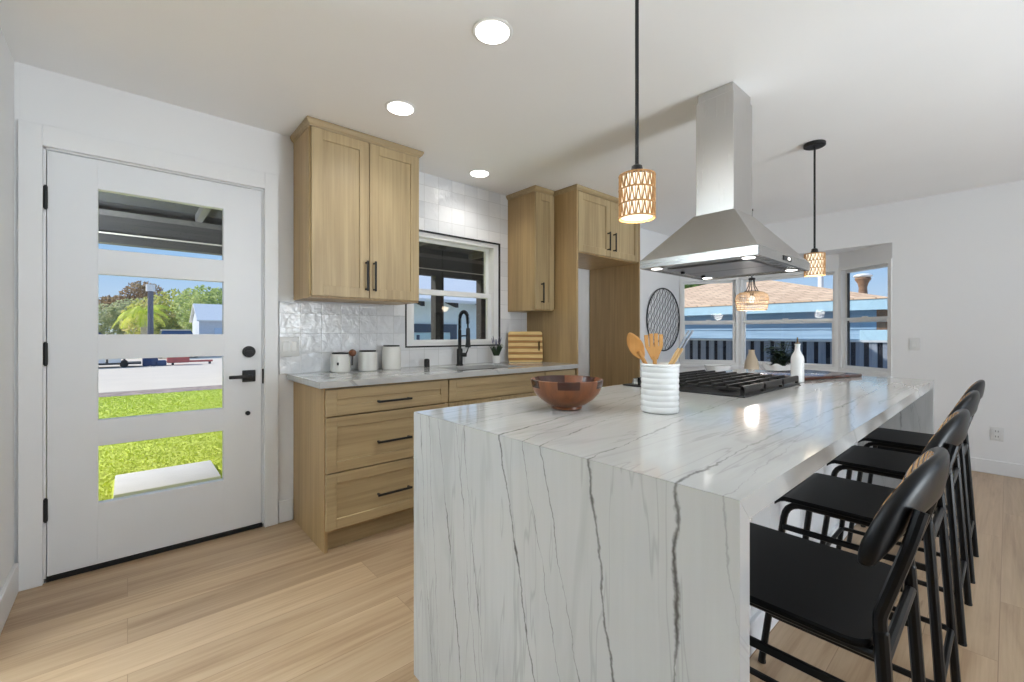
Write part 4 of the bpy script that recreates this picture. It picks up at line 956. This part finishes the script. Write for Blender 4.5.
# patio cover along the outside of the sink wall
t = thing('patio_cover', (-1.6, 2, GZ), 'dark timber patio roof outside the entry door and sink window', 'patio cover')
MB().box(-3.35, -.155, -5, 9, 2.52, 2.56).build('roof_deck', 'deck_dark', t, smooth=0)  # runs on south out of view to keep sun out of the west opening
MB().box(-3.08, -2.96, -.69, 9, 2.10, 2.375).build('beam', 'timber_dark', t, smooth=0)
MB().box(-3.00, -2.955, -.69, 9, 2.3755, 2.43).build('top_plate', 'timber_grey', t, smooth=0)
MB().box(-3.04, -3.00, -.69, 9, 2.4305, 2.519).build('blocking', 'timber_dark', t, smooth=0)
MB().box(-2.957, -2.945, -.69, 9, 2.190, 2.203).build('conduit', 'timber_pale', t, smooth=0)
for k in range(-1, 7):
    y = .60+1.25*k; MB().box(-3.30, -.16, y-.03, y+.03, 2.431, 2.519).build('rafter', 'timber_grey', t, smooth=0)
for y in (3.72, 4.62): MB().box(-3.08, -2.94, y-.075, y+.075, GZ, 2.099).build('post', 'timber_dark', t, smooth=0)

# pale blue house beyond the patio
hx = -8.0; t = thing('garden_house', (hx-2, 9, GZ), 'pale blue house with white roof seen through the sink window', 'house')
MB().box(hx-5, hx, 4.6, 12.0, GZ, 2.35).build('wall', 'pale_blue', t, smooth=0)
rf = MB(); rf.loft([[(hx+.60, y, 2.06), (hx+.60, y, 2.14), (hx-2.5, y, 3.30), (hx-5.6, y, 2.14), (hx-5.6, y, 2.06), (hx-2.5, y, 3.20)] for y in (4.2, 12.4)]).build('roof', 'white_roof', t, smooth=0)
for k in range(7):
    y = 4.9+1.1*k; b = MB(); b.loft([[(hx+.001, yy, 2.10), (hx+.56, yy, 1.93), (hx+.56, yy, 2.055), (hx+.001, yy, 2.25)] for yy in (y-.055, y+.055)]).build('rafter_tail', 'timber_dark', t, smooth=0)
wf = MB().box(hx+.001, hx+.05, 5.80, 7.45, 1.22, 1.46).box(hx+.001, hx+.05, 5.80, 6.02, .30, 1.22).box(hx+.001, hx+.05, 7.23, 7.45, .30, 1.22).build('window', 'slate_trim', t, smooth=0)
MB().box(hx+.002, hx+.03, 6.03, 7.22, .35, 1.21).build('pane', 'pale_pane', wf, smooth=0)
MB().box(hx+.031, hx+.045, 6.10, 6.19, .9, 1.15).build('curtain_tie', 'slate_trim', wf, smooth=0)

# neighbour's blue house and fence beyond the bay
NY = 13.4; t = thing('neighbour_house', (-2.8, NY, GZ), 'light blue clapboard house with tan shingle hip roof beyond the bay window', 'house')
sd_ = MB(); zb_ = GZ
for k in range(9):
    z0 = GZ+.24*k; sd_.prism([(NY, z0), (NY-.035, z0), (NY-.008, z0+.24), (NY, z0+.24)], -7.6, .95, 'x')
sd_.box(-7.6, .95, NY, NY+7.4, GZ, 2.0); sd_.build('siding', 'sky_blue', t, smooth=0)
ex0, ex1, ey0, ey1, ez = -8.1, 1.22, NY-.45, NY+8.0, 2.02; ap = ((ex0+ex1)/2, (ey0+ey1)/2, 3.22)
rf = MB(); rf.loft([[(ex0, ey0, ez-.03), (ex1, ey0, ez-.03), (ex1, ey1, ez-.03), (ex0, ey1, ez-.03)], [(ex0, ey0, ez), (ex1, ey0, ez), (ex1, ey1, ez), (ex0, ey1, ez)], [(ap[0]-.3, ap[1]-.3, ap[2]), (ap[0]+.3, ap[1]-.3, ap[2]), (ap[0]+.3, ap[1]+.3, ap[2]), (ap[0]-.3, ap[1]+.3, ap[2])]]).build('roof', 'shingle', t, smooth=0)
MB().box(ex0+.02, ex1-.02, ey0+.02, ey0+.06, 1.74, 1.989).box(ex1-.06, ex1-.02, ey0+.06, ey1-.02, 1.74, 1.989).build('fascia', 'light_blue', t, smooth=0)
MB().box(ex0+.03, ex1-.07, ey0+.07, NY-.04, 1.86, 1.88).build('soffit', 'sky_blue', t, smooth=0)
MB().box(.951, 1.30, NY-.02, NY+.5, .95, 1.85).build('corner_boards', 'cedar', t, smooth=0)
MB().box(.70, 1.45, NY-.40, NY-.06, .98, 1.27, .01, 1).build('meter_box', 'light_blue', t, smooth=0)
cxx, cyy = .63, 13.75
ch = MB().lathe([(.10, 0), (.085, .25), (.11, .36), (.17, .46), (.15, .50), (.10, .52)], cxx, cyy, 18, 2.08); ch.build('chimney_pot', 'cedar', t)
MB().ball((cxx, cyy, 2.62), .20, (1, 1, .32), 2).build('chimney_cap', 'white_roof', t)
MB().cyl((-.55, 15.0, 2.4), (-.55, 15.0, 3.05), .07, 12).build('vent_pipe', 'white_roof', t)
FYY = 8.6; t = thing('board_fence', (0, FYY, GZ), 'weathered grey board fence with dark gaps below the blue house', 'fence')
for k in range(56):
    x = -5.0+.165*k; MB().box(x, x+.102, FYY, FYY+.018, GZ, 1.050, .003, 1).build('board', 'fence_grey', t, smooth=0)
MB().box(-5.1, 4.4, FYY-.03, FYY+.10, 1.0505, 1.082).build('cap_rail', 'fence_pale', t, smooth=0)
for z in (.20, .82): MB().box(-5.1, 4.4, FYY+.0305, FYY+.060, z, z+.07).build('rail', 'fence_grey', t, smooth=0)
MB().box(-5.1, 4.4, FYY+.0185, FYY+.030, GZ, 1.050).build('gap_backing', 'fence_gap_shade', t, smooth=0)  # dark sheet behind the gaps, shade put in as colour

def tree(name, c, boxes, n, size, mat, label, seed, trunk=None, group=None):
    t = thing(name, c, label, 'tree', group); rnd = random.Random(seed); v, f = [], []
    for k in range(n):
        bx_ = rnd.choice(boxes); d_ = Vector((rnd.gauss(0, 1), rnd.gauss(0, 1), rnd.gauss(0, 1))).normalized()*(rnd.random()**.35)
        p = Vector((bx_[0]+d_.x*bx_[3], bx_[1]+d_.y*bx_[3], bx_[2]+d_.z*bx_[4])); a = Vector((rnd.gauss(0, 1), rnd.gauss(0, 1), rnd.gauss(0, 1))).normalized(); b = a.orthogonal().normalized(); s_ = size*rnd.uniform(.6, 1.3); m_ = len(v)
        v += [p-a*s_, p+b*s_*.5, p+a*s_, p-b*s_*.5]; f.append((m_, m_+1, m_+2, m_+3))
    me = bpy.data.meshes.new('foliage'); me.from_pydata([tuple(Vector(p)-Vector(c)) for p in v], [], f); o = bpy.data.objects.new('foliage', me); COL.objects.link(o); me.materials.append(M[mat]); o.parent = t
    for b in (trunk or [boxes[0]]): MB().tube([(b[0], b[1], GZ-.05), (b[0]+.1, b[1], b[2]*.6), (b[0], b[1], b[2])], [.16, .12, .05], 8).build('trunk', 'bark', t)
    return t
tree('leafy_tree', (-43, 2.4, GZ), [(-43, 1.5, 2.2, 2.0, 2.0), (-43, 3.2, 3.0, 2.0, 2.0), (-43, 2.4, 1.2, 2.0, 1.3)], 5200, .16, 'foliage_yellow', 'yellow green bushy tree behind the lamp post', 21)
tree('leafy_tree', (-38, 5.1, GZ), [(-38, 4.5, 3.0, 2.1, 1.9), (-38, 5.9, 3.0, 2.1, 1.9), (-38, 5.1, 1.4, 2.0, 1.5)], 5200, .16, 'foliage_olive', 'olive green tree behind the white shed', 22)
tree('leafy_tree', (-49, -1.2, GZ), [(-49, -1.7, 1.9, 2.2, 1.9), (-49, .4, 2.7, 2.0, 1.7)], 4000, .16, 'foliage_grey', 'grey green low tree at the left behind the palm', 23)
tree('leafy_tree', (-55, 1.2, GZ), [(-55, 1.2, 4.9, 1.9, 1.6), (-55, -.7, 4.0, 2.0, .9)], 3000, .16, 'foliage_red', 'reddish brown treetop above the palm', 24)
tree('leafy_tree', (-9, 26, GZ), [(-9, 26, 4.0, 2.0, 1.6), (-11, 26, 3.4, 2.0, 1.6)], 3000, .2, 'foliage_green', 'green tree behind the blue house at the left of the bay', 25)
# palm
pxx, pyy = -33.6, .75; t = thing('palm_tree', (pxx, pyy, GZ), 'young palm with arching yellow green fronds beside the lamp post', 'palm')
MB().tube([(pxx, pyy, GZ-.05), (pxx, pyy+.05, 1.2), (pxx, pyy, 2.5)], [.20, .17, .13], 10).build('trunk', 'palm_trunk', t)
rnd = random.Random(4)
for k in range(13):
    a = 2*PI*k/13+rnd.uniform(-.2, .2); el = rnd.uniform(.35, 1.25); L = rnd.uniform(1.5, 2.2); v, f = [], []; cur = Vector((pxx, pyy, 2.45)); dr = Vector((math.cos(a)*math.cos(el), math.sin(a)*math.cos(el), math.sin(el))); sdv = Vector((-math.sin(a), math.cos(a), 0)); n = 22
    for i in range(n):
        nx_ = cur+dr*L/n; dr = (dr+Vector((0, 0, -.115))).normalized(); q = i/n; lw = .62*math.sin(PI*min(1, .12+q*.88))+.05
        for sg in (-1, 1):
            tip = cur+sdv*sg*lw*.75+dr*lw*.55+Vector((0, 0, -lw*.45)); m_ = len(v); v += [cur, cur+dr*.075, tip]; f.append((m_, m_+1, m_+2))
        m_ = len(v); v += [cur-sdv*.025, cur+sdv*.025, nx_+sdv*.02, nx_-sdv*.02]; f.append((m_, m_+1, m_+2, m_+3)); cur = nx_
    me = bpy.data.meshes.new('frond'); me.from_pydata([tuple(Vector(p)-Vector((pxx, pyy, GZ))) for p in v], [], f); o = bpy.data.objects.new('frond', me); COL.objects.link(o); me.materials.append(M['palm']); o.parent = t
# lamp post
lx_, ly_ = -30.7, 1.03; t = thing('street_post', (lx_, ly_, GZ), 'grey post with a white cap standing by the drive', 'post')
MB().cyl((lx_, ly_, GZ), (lx_, ly_, 3.70), .155, 16, .13).build('pole', 'post_grey', t); MB().cyl((lx_, ly_, 3.70), (lx_, ly_, 4.10), .22, 16).build('cap', 'white_roof', t)
# white shed
t = thing('garden_shed', (-31, 5.0, GZ), 'white shed with pale pitched roof beyond the drive', 'shed')
sx0, sx1, sy0, sy1 = -34, -30.3, 3.35, 7.2
MB().box(sx0, sx1, sy0, sy1, GZ, 2.05).build('wall', 'shed_wall', t, smooth=0)
MB().loft([[(sx1+.35, y, 1.95), (sx1+.35, y, 2.03), ((sx0+sx1)/2, y, 3.15), (sx0-.35, y, 2.03), (sx0-.35, y, 1.95), ((sx0+sx1)/2, y, 3.05)] for y in (sy0-.15, sy1+.15)]).build('roof', 'white_roof', t, smooth=0)
MB().loft([[(sx1, y, 2.051), ((sx0+sx1)/2, y, 3.03), (sx0, y, 2.051)] for y in (sy0, sy1)]).build('gable', 'shed_wall', t, smooth=0)
MB().box(sx1+.001, sx1+.05, 4.15, 6.6, GZ, 1.55).build('garage_door', 'shed_door', t, smooth=0)
# parked cars
def car(c, ang, mat, label):
    t = thing('parked_car', c, label, 'car', 'cars parked beyond the drive'); t.rotation_euler.z = ang; x, y, z = c
    b = MB(); prof = [(-2.2, .35), (-2.25, .75), (-2.1, .95), (-1.3, 1.02), (1.0, 1.02), (2.1, .92), (2.2, .7), (2.2, .35)]
    b.loft([[(x+p, y+yy, z+q) for p, q in prof] for yy in (-.86, .86)]).build('body', mat, t, smooth=0)
    MB().loft([[(x+p, y+yy*(1 if q < 1.1 else .82), z+q) for p, q in ((-1.75, 1.021), (-1.25, 1.50), (.35, 1.50), (.98, 1.021))] for yy in (-.80, .80)]).build('windows', 'car_glass', t, smooth=0)
    MB().loft([[(x+p, y+yy, z+q) for p, q in ((-1.30, 1.50), (-1.20, 1.57), (.25, 1.57), (.40, 1.50))] for yy in (-.66, .66)]).build('car_roof', mat, t, smooth=0)
    for wx in (-1.35, 1.35):
        for wy in (-.86, .70): MB().cyl((x+wx, y+wy, z+.33), (x+wx, y+wy+.16, z+.33), .33, 20).build('wheel', 'rubber', t)
    return t
car((-31.0, -1.65, GZ), PI/2, 'white_roof', 'white parked car at the left edge of the door glass')
car((-28.4, 2.10, GZ), 0, 'car_beige', 'beige parked car between the post and the white shed')
# low trailer and long red bar on the drive
tX = -20.4; t = thing('flat_trailer', (tX, -.2, GZ), 'low dark trailer with white slatted sides lying on the pale drive', 'trailer')
MB().box(tX-.5, tX+.5, -2.4, .42, GZ+.12, GZ+.19).box(tX+.45, tX+.5, -2.4, .42, GZ+.36, GZ+.42).box(tX-.5, tX-.45, -2.4, .42, GZ+.36, GZ+.42).build('frame', 'slit', t, smooth=0)
for y in (-2.05, -1.55, -1.0, -.55): MB().box(tX+.452, tX+.49, y, y+.36, GZ+.20, GZ+.355).build('side_panel', 'white_roof', t, smooth=0)
for y in (-2.3, -1.65, -1.1, -.62, -.12): MB().box(tX+.44, tX+.51, y, y+.06, GZ+.19, GZ+.36).build('stake', 'slit', t, smooth=0)
for y in (-1.3, -.1):
    for x in (tX-.55, tX+.42): MB().cyl((x, y, GZ+.13), (x+.12, y, GZ+.13), .13, 16).build('wheel', 'rubber', t)
tag(MB().box(tX-.3, tX+.3, .46, .95, GZ+.006, GZ+.34, .05, 2).box(tX-.2, tX+.35, .90, 1.22, GZ+.006, GZ+.22, .04, 2).build('tarp_bundle', 'tarp_blue', None, (tX, .6, GZ)), 'dark blue bundle on the drive between trailer and red crate', 'bundle')
t = thing('tow_bar', (tX, 2, GZ), 'long low red bar with a red block lying on the pale drive', 'bar')
MB().box(tX-.25, tX+.25, 1.25, 2.0, GZ+.10, GZ+.46, .03, 2).build('block', 'red_paint', t, smooth=0); MB().box(tX-.05, tX+.05, 1.3, 2.85, GZ+.10, GZ+.18, .01, 1).build('bar_body', 'red_paint', t, smooth=0)
MB().box(tX-.04, tX+.04, 1.4, 1.48, GZ+.006, GZ+.099).box(tX-.04, tX+.04, 2.7, 2.78, GZ+.006, GZ+.099).build('foot', 'slit', t, smooth=0)
